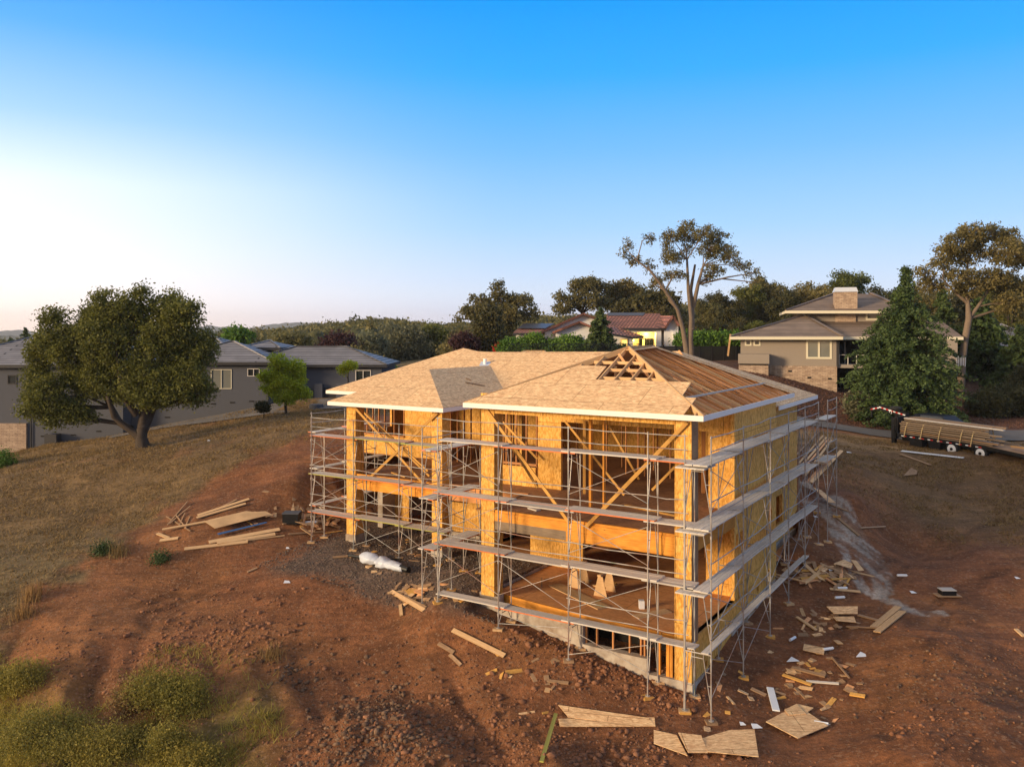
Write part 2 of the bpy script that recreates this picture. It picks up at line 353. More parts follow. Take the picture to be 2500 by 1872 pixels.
def stone_mat():
    b = NB('stone_veneer'); uv = b.co('UV'); w = b.n('ShaderNodeVectorMath', operation='ADD'); nn = b.n('ShaderNodeTexNoise'); b.l(uv, nn.inputs[0]); nn.inputs['Scale'].default_value = 3
    s_ = b.n('ShaderNodeVectorMath', operation='SCALE'); b.l(nn.outputs['Color'], s_.inputs[0]); s_.inputs[3].default_value = .12; b.l(uv, w.inputs[0]); b.l(s_.outputs[0], w.inputs[1])
    br = b.n('ShaderNodeTexBrick'); b.l(w.outputs[0], br.inputs[0])
    for k, v in (('Scale', 1), ('Brick Width', .42), ('Row Height', .13), ('Mortar Size', .012), ('Bias', 0.)): br.inputs[k].default_value = v
    br.inputs['Color1'].default_value = (.26,.17,.115, 1); br.inputs['Color2'].default_value = (.48,.35,.25, 1); br.inputs['Mortar'].default_value = (.10,.07,.05, 1)
    b.bump(br.outputs['Fac'], -.6, .03); return b.done(b.mix(.35, br.outputs[0], b.ramp(b.noise(uv, 2.5, 3), [(.35, (.22,.16,.12)), (.7, (.50,.38,.28))])), .9)
M['stone'] = stone_mat()
M['grey_stucco'] = plain('grey_stucco', (.078,.080,.094), .9, var=.06); M['brown_stucco'] = plain('taupe_stucco', (.265,.22,.178), .9, var=.06)
M['white_stucco'] = plain('white_stucco', (.66,.64,.62), .9, var=.04); M['cream'] = plain('cream_trim', (.62,.56,.42), .6, var=.05)
M['dark_trim'] = plain('dark_trim', (.03,.028,.03), .6); M['black'] = plain('black_paint', (.012,.012,.013), .35, var=.1); M['painted_shade'] = plain('painted_interior_shade', (.015,.012,.01), .95)  # last one paints the shade of unlit openings as near-black colour
M['white'] = plain('white_paint', (.75,.76,.78), .5, var=.05); M['red'] = plain('red_reflector', (.55,.03,.02), .4); M['rubber'] = plain('rubber', (.02,.02,.02), .8)
M['tarp'] = plain('white_plastic', (.50,.53,.60), .35, var=.12, sc=4); M['strap'] = plain('strap', (.42,.30,.14), .7); M['blue'] = plain('blue_plastic', (.03,.10,.25), .4)
def glass(name, col):
    b = NB(name); b.done(col, .4 if name == 'solar_panel' else .06); b.b.inputs['Specular IOR Level'].default_value = 1.; return b.m
M['glass'] = glass('window_glass', (.02,.022,.025)); M['blind_glass'] = glass('blind_behind_glass', (.17,.17,.15)); M['solar'] = glass('solar_panel', (.02,.02,.03)); M['carblue'] = plain('dark_car_paint', (.006,.008,.018), .5, var=.05)
def emit(name, c, s_):
    b = NB(name); b.done((.8,.6,.3), .6); b.b.inputs['Emission Color'].default_value = (*c, 1); b.b.inputs['Emission Strength'].default_value = s_; return b.m
M['lamp'] = emit('lamp_glow', (1,.72,.25), 6); M['lit'] = emit('lit_window', (1,.62,.12), .9)
# ---------------- terrain ----------------
GP = [(0,1872,25),(350,1872,24.2),(700,1872,23.5),(1100,1872,22.8),(1450,1872,22.6),(1800,1872,22.4),(2150,1872,22.2),(2500,1872,22),
(930,1375,34.9),(700,1400,34.5),(500,1450,34),(1000,1500,31),(1217,1537,29.),(1100,1600,28.6),(1388,1613,27.55),(1581,1702,26.07),(1736,1763,25),(200,1400,35),
(0,1250,44),(0,1130,57),(0,1600,30),(400,1650,28),(1300,1760,25),(800,1700,26.5),(500,1310,38),(620,1180,43),(700,1100,47),(768,1319,38.3),(863,1344,36.6),(974,1380,34.2),(1069,1468,30.4),
(760,1200,42.5),(560,1150,45),(300,1250,43),(350,1098,52),(100,1092,65),(350,1047,65),(560,1010,65),(730,984,65),(900,975,65),(700,1013,58),(500,1060,56),(600,1060,52),(740,1030,54),(800,1000,60),
(1896,1409,34.8),(1872,1555,30.45),(1813,1655,27.7),(1922,1475,32.7),(1976,1332,36.5),(2020,1240,40),(2050,1150,45),(2060,1068,55),(2050,1050,58),(2176,1066,57),(2181,1084,55),(2331,1102,52),(2444,1118,49.5),(2500,1125,49),(2500,1200,46),(2300,1200,45.5),(2150,1300,40),
(2400,1350,37),(2100,1440,34),(2300,1480,32.5),(2500,1500,32),(2400,1600,28.5),(2000,1600,29),(2200,1750,25),(2042,951,74.5),(1802,900,74.5),(1690,880,80),(1808,879,86),(1620,890,86),(2000,1000,66),(1950,960,68),
(2200,1003,68),(2400,1000,68),(2500,1010,66),(2440,880,95),(1400,860,95),(1250,870,95),(1600,850,100),(1900,870,90),(2150,880,95),(1130,890,90),(900,920,90)]
GW = [(0,60,6.2),(10,60,6.0),(-8,58,6.3),(16,52,5.2),(8,50,5.6),(-60,0,-2),(60,0,0),(0,-20,-2),(-150,60,1),(150,60,5),(0,300,7),(-200,300,5),(200,300,11),(60,140,11),(-60,130,5),(0,150,8),(-90,90,2),(100,100,9),(0,10,-1),(-30,5,-3),(30,5,0)]
pts = [tuple(P(*g)) for g in GP]+GW
# along the house foundation
for a, z in ((0, .67), (1.56, .9), (3.65, 1.36), (5.1, 1.62), (8, 2.25), (12.5, 2.42), (17.3, 2.44)):
    q = H(a, -.1 if a < 9 else 3.); pts.append((q.x, q.y, z))
for a, b, z in ((-.1, 2.2, .95), (-.1, 5, 1.25), (-.1, 10, 1.8), (9.5, 3, 2.42), (11, 6, 2.4), (15, 6, 2.42), (18.5, 6.3, 2.7), (19.8, 9, 4.3), (21.5, 11, 5.2), (24, 9, 5.5), (22.5, 5, 4.4), (24, 18, 6), (10, 20, 6), (0, 18, 3.6), (-.5, 14, 2.5), (-2, 18, 3.9)):
    q = H(a, b); pts.append((q.x, q.y, z))
PT = np.array(pts)
def _phi(r2): return np.where(r2 > 1e-9, r2*np.log(np.maximum(r2, 1e-9)), 0)
n_ = len(PT); X = PT[:, :2]/50; K = _phi(((X[:, None]-X[None])**2).sum(-1))+np.eye(n_)*2e-4; Q = np.c_[np.ones(n_), X]
A_ = np.block([[K, Q], [Q.T, np.zeros((3, 3))]]); SOL = np.linalg.solve(A_, np.r_[PT[:, 2], 0, 0, 0])
SKX = [-3000, 0, 200, 450, 560, 700, 760, 870, 920, 980, 1060, 1150, 1300, 1500, 1700, 2500, 5000]
SKY = [838, 836, 833, 826, 818, 804, 796, 786, 780, 784, 796, 792, 778, 768, 740, 740, 740]
def tps(x, y):
    x = np.asarray(x, float).ravel(); y = np.asarray(y, float).ravel(); o = np.empty(len(x))
    for i in range(0, len(x), 20000):
        p = np.c_[x[i:i+20000], y[i:i+20000]]/50
        o[i:i+20000] = _phi(((p[:, None]-X[None])**2).sum(-1)) @ SOL[:n_] + SOL[n_] + p @ SOL[n_+1:]
    return o
def farz(x, y):
    px = CX+F*x/np.maximum(y, 30.); ys = np.interp(px, SKX, SKY); zr = CAMZ+(HY-ys)*520/F-6
    base = np.interp(px, [-2000, 0, 1250, 2500, 5000], [2, 4, 8, 10, 10])
    t = sst(170, 520, y); return base*(1-t)+zr*t - sst(600, 3000, y)*10 + (fbm(x/70, y/70, 3, 5)-.5)*8*t
def hl(x, y):   # world -> house axes
    dx = x-C0.x; dy = y-C0.y; return dx*U_.x+dy*U_.y, dx*V_.x+dy*V_.y
def gz(x, y, rough=True):
    sh = np.shape(x); x = np.asarray(x, float).ravel(); y = np.asarray(y, float).ravel()
    xx = np.clip(x, -160, 160); yy = np.clip(y, -25, 310)
    z = tps(xx, yy); r = np.hypot(x, y*.9); t = sst(105, 165, r)*(y > 0)+(y <= 0)*sst(60, 120, r)
    z = z*(1-t)+np.where(y > 0, farz(x, y), 1.)*t
    if rough:
        a, b = hl(x, y)
        pad = sst(.3, 4.5, np.maximum(np.maximum(-b-1.2, -a-1.2), 0)) * 1.0
        pad = np.maximum(pad, sst(20, 24, a)); pad = pad*sst(14, 20, y)
        near = 1-sst(60, 90, y)
        # spill slope towards the camera: gullies run down the slope (towards -y, slightly -x)
        s_ = x+.35*y; fore = sst(31.5, 26.5, y+.12*x)*sst(7, 2, x)
        gl = np.abs(fbm(s_/2.4+.8*fbm(x/4, y/6, 2, 3), y/11, 3, 21)-.5)*2
        z = z+pad*near*((fbm(x/5, y/5, 3, 1)-.5)*.75) - fore*pad*(.5-gl)*.75*near
        z = z+pad*near*((fbm(x/.9, y/.9, 3, 31)-.5)*.16*(.5+fore))+near*(fbm(x/.28, y/.28, 2, 41)-.5)*.05
        # loose spoil heap at the lower right and lower centre
        for cx, cy, rr, hh in ((10.6, 22.3, 1.8, .4), (13.2, 24., 3.2, .6), (1.2, 22.2, 1.6, .4), (-4.0, 23.8, 2.6, .55), (14.5,28.5,2.2,.4)):
            d = np.hypot((x-cx), (y-cy)*.9); z = z+hh*np.exp(-(d/rr)**2*1.6)*(.8+.5*(fbm(x/.6, y/.6, 3, 51)))
    a, b = hl(x, y)
    cap = np.interp(a, [-1, 0, 1.56, 3.65, 5.1, 8.2], [.5, .58, .80, 1.22, 1.42, 1.92])+np.clip(-b-.5, 0, 9)*.22; fr = (a > -1) & (a < 8.2) & (b < .3) & (b > -2.2); z = np.where(fr, np.minimum(z, cap+.03*(vn(x/.4, y/.4, 7)-.5)), z)
    inside = ((a > .25) & (a < 7.9) & (b > .25) & (b < 15.6)) | ((a > 7.8) & (a < 11.3) & (b > 5.1) & (b < 15.6)) | ((a > 1) & (a < 21.9) & (b > 6.75) & (b < 17))
    z = np.where(inside, np.minimum(z, 1.2), z)
    return z.reshape(sh)
def g1(x, y): return float(gz(np.array([x]), np.array([y]))[0])
def ray(px, py, z0=15., z1=140.):     # where the line of sight through a photograph pixel meets the ground
    Zs = np.arange(z0, z1, .25); x = (px-CX)/F*Zs; zz = CAMZ-(py-HY)/F*Zs; d = zz-gz(x, Zs); k = np.argmax(d < 0)
    k = max(k, 1); t = d[k-1]/(d[k-1]-d[k]+1e-9); Z = Zs[k-1]+.25*t; return Vector(((px-CX)/F*Z, Z, CAMZ-(py-HY)/F*Z))
def axis(dense, lo, hi, g=1.12):
    v = []
    for a, b, s in dense: v += list(np.arange(a, b, s))
    v.append(dense[-1][1]); st = dense[-1][2]; x = v[-1]; up = []
    while x < hi: st *= g; x += st; up.append(x)
    st = dense[0][2]; x = v[0]; dn = []
    while x > lo: st *= g; x -= st; dn.append(x)
    return np.array(dn[::-1]+v+up)
gx = axis([(-50, -20, .3), (-20, 18, .12), (18, 45, .3)], -2600, 2600); gy = axis([(19, 40, .11), (40, 72, .25), (72, 110, .7)], -400, 3200)
GX, GY = np.meshgrid(gx, gy); GZ = gz(GX, GY)
# sink the sheet slightly under the asphalt is not needed: the road is draped 4 cm above it
def hexcol(c): return np.array(s2l(c))
def zones(x, y):
    sh = x.shape; w = (fbm(x/6, y/6, 4, 61)-.5); w2 = (fbm(x/1.3, y/1.3, 4, 71)-.5); a, b = hl(x, y)
    dirt = np.array((.205,.080,.032)); dry = np.array((.19,.118,.050)); mulch = np.array((.10,.045,.028)); orange = np.array((.34,.145,.05)); green = np.array((.15,.14,.035)); grav = np.array((.120,.085,.066)); pale = np.array((.33,.28,.24)); far = np.array((.13,.12,.055)); olive = np.array((.15,.115,.055))
    c = np.ones(sh+(3,))*dirt
    def put(c, m, k): m = np.clip(m, 0, 1)[..., None]; return c*(1-m)+k*m
    c = put(c, sst(.48, .62, fbm(x/3.2, y/3.2, 4, 81))*.45, orange*.8)
    c = put(c, sst(.52, .7, fbm(x/2., y/2., 4, 82))*.5, dirt*.6)
    # pale crests of the spill slope
    s_ = x+.35*y; fore = sst(31.5, 26.5, y+.12*x)*sst(7, 2, x)
    gl = np.abs(fbm(s_/2.4+.8*fbm(x/4, y/6, 2, 3), y/11, 3, 21)-.5)*2
    c = put(c, fore*sst(.05, .5, gl)*.35, orange)
    # dry grass on the field at the left, its edge runs from the rear of the house to the lower left
    line = np.interp(y, [24, 30, 36, 40, 44, 48, 52, 60, 100], [-16.5, -17.8, -18.2, -17.5, -16, -13.5, -9.5, -4, -4])
    fl = sst(.9, -1.6, x-line+1.+w*9+w2*5)
    c = put(c, fl*sst(28, 34, y), dry*(.9+.3*w[..., None])); c = put(c, fl*sst(.1, .3, w2)*.4, dirt)
    c = put(c, fl*sst(44, 36, y)*sst(28, 32, y)*.6, olive)
    # green weeds in the lower left corner
    gm = sst(29.5, 26.5, y+.25*(x+14)+w*6)*sst(-6.2, -8.8, x+w2*2); c = put(c, gm*.75, green*.8)
    # straw beside the trailer at the right
    rm = sst(15.5, 21, x+w*9)*sst(37, 42, y+w*8-(x-20)*.4)*sst(57, 54, y); c = put(c, rm*.75, dry*.8)
    c = put(c, sst(50.5, 53, y+w2*3)*sst(57.5, 56, y)*sst(15, 17, x)*.8, np.array((.33,.20,.09)))
    # bark mulch on the bank
    mm = sst(59.5, 60.2, y+w2*.6)*sst(8, 14, x+w*4); c = put(c, mm, mulch*(1+.5*w2[..., None]))
    # grey gravel between the wings
    gm = sst(10.2, 8.8, b+w2*2)*sst(-1.3, -.2, b+w2*1.6)*sst(6.5, 8.2, a+w2*2)*sst(19.2, 17.8, a+w2*2); c = put(c, gm*.9, grav)
    # far land
    c = put(c, sst(85, 130, np.hypot(x, y)), far)
    return np.clip(c, .005, 1)
# concrete washed down the slope at the right: albedo follows a pixel-free world polyline
SPL = [ray(px, py) for px, py in ((1975,1225),(2010,1225),(2050,1260),(2090,1310),(2125,1360),(2145,1400),(2150,1440),(2135,1460))]
SP2 = [ray(px, py) for px, py in ((2085,1400),(2120,1445),(2160,1465),(2205,1480),(2240,1492),(2290,1497))]
SP3 = [ray(px, py) for px, py in ((2050,1290),(2062,1345),(2075,1395))]
def dpoly(x, y, pl, ws):
    d = np.full(x.shape, 9.)
    for i in range(len(pl)-1):
        p, q = pl[i], pl[i+1]; ex, ey = q.x-p.x, q.y-p.y; t = np.clip(((x-p.x)*ex+(y-p.y)*ey)/(ex*ex+ey*ey), 0, 1)
        d = np.minimum(d, np.hypot(x-p.x-t*ex, y-p.y-t*ey)/(ws[i]*(1-t)+ws[i+1]*t))
    return d
CC = zones(GX, GY); wob = (fbm(GX/.5, GY/1.2, 4, 91)-.5)
for pl, ws in ((SPL, (.5,.9,1.1,.9,.7,.5,.35,.2)), (SP2, (.2,.35,.3,.45,.4,.35)), (SP3, (.3,.2,.1))):
    m = sst(1.1, .5, dpoly(GX, GY, pl, ws)+wob*1.8)*(.18+1.0*sst(.38, .60, fbm((GX+GY*.4)/.22, GY/1.1, 3, 95))); m = np.clip(m, 0, .9)[..., None]; CC = CC*(1-m)+np.array((.40,.34,.29))*m
for dx_ in (-.85, .85):      # faint vehicle tracks pressed into the soil
    for pl in ([(2490,1265),(2330,1310),(2200,1370),(2120,1450),(2090,1560),(2140,1700)], [(2495,1380),(2370,1420),(2270,1510),(2210,1620),(2230,1780)], [(300,1500),(480,1440),(640,1420),(800,1450)]):
        pw = [ray(*q)+Vector((dx_, dx_*.35, 0)) for q in pl]; m = sst(1.1, .75, dpoly(GX, GY, pw, [.2]*len(pw))+wob*.5)*(.35+.65*sst(.35, .6, fbm(GX/1.5, GY/1.5, 2, 96))); tr_ = .75+.25*np.sign(np.sin((GX+GY*.7)*26)); CC = CC*(1-.34*m*tr_)[..., None]; GZ = GZ-.03*m
ny, nx = GX.shape; idx = np.arange(ny*nx).reshape(ny, nx)
Fq = np.stack([idx[:-1, :-1], idx[:-1, 1:], idx[1:, 1:], idx[1:, :-1]], -1).reshape(-1, 4)
go = npmesh('ground', np.stack([GX, GY, GZ], -1).reshape(-1, 3), Fq, M['ground'], smooth=True)
ca = go.data.color_attributes.new('Col', 'FLOAT_COLOR', 'POINT'); ca.data.foreach_set('color', np.concatenate([CC, np.ones(CC.shape[:2]+(1,))], -1).astype(np.float32).ravel())
tag(go, kind='structure')
# driveway
RU = [P(1900,1052,60.5), P(2011,1048,59.8), P(2090,1056,58.8), P(2176,1064,57.8), P(2300,1082,56.6), P(2520,1080,57.5), P(2900,1080,58)]
rl = [(Vector((p.x, p.y, 0)), Vector((-.13, .99, 0))) for p in RU]
rb = MB(); rows = []
for i in range(len(rl)-1):
    for k in range(8):
        t = k/8; rows.append(rl[i][0].lerp(rl[i+1][0], t))
rows.append(rl[-1][0]); rows = [Vector((-30+4*i, 63.2-.06*i*1.0, 0)) for i in range(11)]+rows
NS = 6
for i in range(len(rows)-1):
    for k in range(NS):
        c = []
        for r, kk in ((rows[i], k), (rows[i+1], k), (rows[i+1], k+1), (rows[i], k+1)):
            x = r.x-.13*(kk-NS/2)*.62; y = r.y+.99*(kk-NS/2)*.62; c.append((x, y))
        rb.face([(x, y, g1(x, y)+.07) for x, y in c])
tag(rb.build('driveway', M['asphalt'], smooth=True), kind='structure')
# distant blue ridges
def ridge(name, Y, prof, seed, col, dep=500, amp=6):
    n = 420; px = np.linspace(-600, 3100, n); ys = np.interp(px, [p[0] for p in prof], [p[1] for p in prof]); x = (px-CX)/F*Y; zt = CAMZ+(HY-ys)/F*Y+(vn(px/9, px*0, seed)-.3)*amp+(vn(px/2.6, px*0, seed+1))*amp*.7
    rows = [np.stack([x, np.full(n, Y-dep), np.full(n, -25.)], -1), np.stack([x, np.full(n, Y-dep*.4), zt*.5-8], -1), np.stack([x, np.full(n, Y), zt], -1), np.stack([x, np.full(n, Y+dep), zt*.2-25], -1)]
    V = np.concatenate(rows); id2 = np.arange(4*n).reshape(4, n); Fr = np.stack([id2[:-1, :-1], id2[:-1, 1:], id2[1:, 1:], id2[1:, :-1]], -1).reshape(-1, 4)
    tag(npmesh(name, V, Fr, plain(name+'_cover', col, .95, var=.3, sc=.02), smooth=False), kind='structure')
ridge('hills', 2900, [(-600,812),(0,812),(43,808),(87,813),(400,812),(501,797),(566,799),(612,804),(650,795),(700,789),(760,790),(900,800),(3100,800)], 3, (.06,.07,.05))
ridge('hills', 1500, [(-600,826),(0,822),(300,824),(480,814),(560,808),(640,808),(720,802),(900,812),(3100,815)], 9, (.06,.065,.03), 300, 4)
# ---------------- the unfinished house ----------------
HT = thing('unfinished_house', H(8, 8, 2.3), 'two storey timber house under construction with bare OSB walls and half sheathed roof', 'house')
DK, LD = 5.47, 2.31                         # upper deck and lower deck heights
def onplane(px, py, p0, n):
    d = Vector(((px-CX)/F, 1, -(py-HY)/F)); o = Vector((0, 0, CAMZ)); t = (Vector(p0)-o).dot(n)/d.dot(n); return o+d*t
RA = .445; EZ = 9.40; a0, a1, b0, b1 = -.59, 8.36, -.59, 10.64; hw = (a1-a0)/2; ZR = EZ+RA*hw
def ra(a, b, dz=0.): return H(a, b, EZ+dz)      # eave level
apF = H(a0+hw, b0+hw, ZR); apB = H(a0+hw, b1-hw, ZR)
nF = (ra(a0, b0)-apF).cross(ra(a1, b0)-apF).normalized(); nF = nF if nF.z > 0 else -nF
def pf(px, py): q = onplane(px, py, ra(a0, b0), nF); return q+nF*.03
# front slope sheathing, laid in staggered courses
S = MB(); z2 = lambda x, y: (1140+x/3.312, 820+y/3.312)
up = Vector((0, 0, 1))
def slopeF(a, s): return H(a, b0+s, EZ+RA*s)+nF*.03
poly = [slopeF(a1, 0), slopeF(a0+.62, 0), pf(*z2(1855,508)), pf(*z2(1735,500)), pf(*z2(1815,380)), pf(*z2(1040,358)), pf(*z2(1130,250)), pf(*z2(905,243))]
S.plate(poly, .02, udir=tuple(U_))
Lf = [ra(a1, b0), ra(a1, b1), apB, apF]; S.plate([p+Vector((0, 0, .03)) for p in Lf], .02)
S.plate([p+Vector((0, 0, .03)) for p in (ra(a1, b1), ra(a0, b1), apB)], .02)
S.plate([H(a0+hw-.35, b0+hw-.25, ZR-.1), H(a0+hw+.35, b0+hw-.1, ZR-.1), H(a0+hw+.3, b1-hw, ZR+.02), H(a0+hw-.3, b1-hw, ZR-.02)], .02)
# narrow sheathed strip along the rear hip
S.plate([apB+Vector((0,0,.03)), ra(a0, b1)+Vector((0,0,.03)), ra(a0, b1-.0)+V_*-.42+Vector((0,0,.03)), apB+V_*-.3-U_*.1+Vector((0,0,-.0))], .02)
S.build('roof_sheathing', M['osb_roof'], HT)
# rafters: right slope (run along U), front slope (run along V)
def rafter(p, q, w=.045, h=.14, m='rafter', nm='rafter', d=.09):
    k = MB(); k.beam(p-up*d, q-up*d, w, h); k.build(nm, M[m], HT)
b = b0+.05
while b < b1:
    s = min(b-b0, b1-b, hw)
    if s > .15: rafter(ra(a0+.03, b), H(a0+s, b, EZ+RA*s), h=.085, m=rnd.choice(['rafter','rafter','stud','stud','pale_lumber']), d=.06)
    b += .56+rnd.uniform(-.08,.08)
a = a0+.3
while a < a1:
    s = min(a-a0, a1-a, hw)
    if s > .2:
        s0 = 0 if s > 1.2 or a > 4 else 0
        rafter(H(a, b0+.03, EZ), H(a, b0+s, EZ+RA*s), m='pale_lumber')
    a += .61
for p, q in ((ra(a0, b0), apF), (ra(a1, b0), apF), (ra(a0, b1), apB), (ra(a1, b1), apB), (apF, apB)): rafter(p, q, .05, .2, 'pale_lumber', 'hip_rafter', .06)
for s in (1.75, 2.35, 2.95, 3.5): rafter(H(a0+s, b0+s, EZ+RA*s), H(a1-s, b0+s, EZ+RA*s), .05, .11, 'pale_lumber', 'truss_chord', .13)
rafter(H(a0+hw, b0+hw-1.2, EZ), H(a0+hw, b0+hw-1.2, EZ+RA*(hw-1.2)-.15), .06, .09, 'pale_lumber', 'truss_web', 0)
for bb in np.arange(b0+3.6, b1-1.5, 1.22):
    for aa, a2 in ((1.2, 2.6), (2.6, 3.9), (3.9, 5.4)): rafter(H(aa, bb, EZ+.05), H(a2, bb, EZ+RA*(min(a2, 7.7-a2)-a0)-.2), .045, .09, 'rafter', 'truss_web', 0)
    rafter(H(a0+.3, bb, EZ+.02), H(a1-.3, bb, EZ+.02), .045, .09, 'rafter', 'truss_chord', .05)
k = MB(); k.beam(H(a0+.95, b0+1.0, EZ+RA*.95+.02), H(a0+.95, b1-1.0, EZ+RA*.95+.02), .05, .06); k.build('blocking', M['plank'], HT)
def fascia(pl, z):
    k = MB()
    for p, q in zip(pl[:-1], pl[1:]): k.beam(H(p[0], p[1], z-.075), H(q[0], q[1], z-.075), .04, .17)
    k.build('fascia_board', M['fascia'], HT, bevel=.004)
fascia([(a1, b1), (a1, b0)], EZ); fascia([(a1+.02, b0-.02), (a0-.02, b0-.02)], EZ); fascia([(a0, b0+.0), (a0, b1)], EZ)
# soffit shading boards: truss tails rest on wall plates; ceiling is open
# lower hip of the left wing
BA0, BA1, BB0 = 11.55, 18.05, 2.41; BZ = 8.80; RB = .426; bw = (BA1-BA0)/2
apBf = H(BA0+bw, BB0+bw, BZ+RB*bw); apBb = H(BA0+bw, BB0+bw+6.5, BZ+RB*bw); u3 = Vector((0, 0, .03))
S = MB()
S.plate([H(BA0, BB0, BZ)+u3, H(BA1, BB0, BZ)+u3, apBf+u3], .02, udir=tuple(U_))
S.plate([H(BA0, BB0, BZ)+u3, apBf+u3, apBb+u3, H(BA0, BB0+9, BZ)+u3], .02)
S.plate([H(BA1, BB0, BZ)+u3, H(BA1, BB0+9, BZ)+u3, apBb+u3, apBf+u3], .02)
S.build('roof_sheathing', M['osb_roof'], HT)
fascia([(BA1+.02, BB0-.02), (BA0-.02, BB0-.02)], BZ); fascia([(BA0, BB0), (BA0, 7.6)], BZ); fascia([(BA1, BB0), (BA1, 7.6)], BZ)
# main roof
MA0, MA1, MB0, MB1, MZ, RM = .06, 23.2, 7.5, 18.04, 8.80, .421; mw = (MB1-MB0)/2
pL = H(MA1-mw, MB0+mw, MZ+RM*mw); pR = H(MA0+mw, MB0+mw, MZ+RM*mw)
eFL, eFR, eBL, eBR = H(MA1, MB0, MZ), H(MA0, MB0, MZ), H(MA1, MB1, MZ), H(MA0, MB1, MZ)
nM = (pL-eFL).cross(eFR-eFL).normalized(); nM = nM if nM.z > 0 else -nM
R1 = onplane(1168, 859, eFL, nM); R2 = onplane(1469, 872.5, eFL, nM)
S = MB()
S.plate([eFL+u3, pL+u3, R1+u3, R2+u3, pR+u3, eFR+u3], .02, udir=tuple(U_))
S.plate([eFL+u3, eBL+u3, pL+u3], .02); S.plate([eFR+u3, pR+u3, eBR+u3], .02)
S.face([pL, eBL, eBR, pR, R2, R1])
S.build('roof_sheathing', M['osb_roof'], HT)
fascia([(MA1+.02, MB0-.02), (17, MB0-.02)], MZ); fascia([(17, MB0-.02), (8.4, MB0-.02)], MZ); fascia([(MA0, 10.7), (MA0, MB1)], MZ); fascia([(MA1, MB0), (MA1, MB1)], MZ)
# shade line strips: loose strips and a vent boot lying on the roof are separate things below
# small unsheathed hip behind the ridge
g = MB(); q = [P(1256,870,52), P(1339,870,52), P(1329,858,53), P(1281,858,53)]
for i in range(4): g.beam(q[i], q[(i+1) % 4], .09, .14)
for t in (.2, .4, .6, .8):
    g.beam(q[0].lerp(q[1], t), q[3].lerp(q[2], t), .07, .1); g.beam(q[0].lerp(q[1], t), q[3].lerp(q[2], t-.15), .06, .1)
g.build('open_truss', M['pale_lumber'], HT)
g = MB(); g.plate([P(1341,871,52), P(1378,873,51), P(1331,858,53)], .03); g.plate([P(1341,871,52), P(1378,873,51), P(1378,890,51), P(1341,890,52)], .03)
g.plate([P(1254,871,52), P(1281,857.5,53), P(1262,862,54), P(1225,873,52)], .03); g.plate([P(1225,873,52), P(1254,871,52), P(1254,890,52), P(1225,890,52)], .03); g.build('roof_sheathing', M['osb_roof'], HT)
# columns
def column(a, b_, z0, z1, wf=.56, wd=.58):
    k = MB(); k.hbox(a, a+wf, b_, b_+wd, z0, z1); k.build('column', M['osb_wall'], HT, bevel=.006)
column(0, 0, LD-.3, 9.22); column(7.44, 0, 2.38, 9.22); column(12.05, 3., 2.75, 8.6, .54); column(16.95, 3., 2.75, 8.6, .54)
for a_, z_ in ((12.02, 2.76), (16.92, 2.76)):
    k = MB(); k.hbox(a_, a_+.6, 2.97, 3.62, 1.8, z_); k.build('concrete_pier', M['concrete'], HT)
k = MB()
for i in range(6): k.hbox(-.012-.002*i, .0, .02+i*.09, .02+i*.09+.086, LD-.2, 9.22)
k.build('built_up_post', M['dirty_lumber'], HT)
# walls: each one its own mesh, openings cut
def hwall(b_, aa, ab, z0, z1, holes=(), nm='wall', mt='osb_wall', t=.14):
    k = MB(); k.wall(H(0, b_), U_, V_, aa, ab, z0, z1, holes, t); return k.build(nm, M[mt], HT)
def swall(a_, ba, bb, z0, z1, holes=(), nm='wall', mt='osb_wall', t=.14):
    k = MB(); k.wall(H(a_, 0), V_, U_, ba, bb, z0, z1, holes, t); return k.build(nm, M[mt], HT)
hwall(4.8, 0.0, 11.3, DK, EZ-.1, [(1.1, 7.32, DK-.1, 8.28), (8.42, 11.3, DK-.1, 9.05)])
hwall(4.82, 0.0, 11.3, LD, DK-.3, [(1.2, 6.33, LD-.1, 4.62), (8.8, 11.2, LD-.1, 4.62)])
hwall(6.5, 11.3, 17.6, 2.6, DK-.3, [(14.6, 16.7, 2.5, 4.75), (13.2, 14.25, 3.98, 4.65)])
hwall(8.6, 11.3, 22.6, DK, MZ-.05, [(11.4, 15.9, DK-.1, 8.55), (18.7, 22.5, 6.5, 8.55), (17.2, 18.4, 8.35, 8.7)])
swall(0, 4.4, 10.05, .9, EZ-.1, [(4.6, 5.45, 4.1, 4.65), (8.56, 9.4, 4.25, 4.75), (5.6, 5.95, 1.5, 1.72), (7.2, 7.55, 1.85, 2.07), (8.8, 9.15, 2.15, 2.37)])
swall(0, .58, 4.4, .62, LD, [(1.2, 1.55, .95, 1.17)])
k = MB(); k.hbox(-.004, .56, .0, .05, .7, 1.98); k.hbox(0, .05, .05, .58, .7, 1.98); k.build('wall', M['osb_wall'], HT)
swall(.65, 10.05, 16.3, 2.2, MZ-.05, [(10.1, 10.9, 5.5, 8.3), (12.2, 13.6, 3.3, 4.6)])
hwall(16.2, .65, 22.6, 2.2, MZ-.05); swall(22.46, 8.6, 16.2, 4.2, MZ-.05, [(8.7, 12, 6.5, 8.5)])
swall(11.3, 4.94, 8.6, 2.5, MZ-.1, [(5.2, 8.2, DK, 8.4), (5.2, 8.2, 2.5, 4.7)], t=.1)
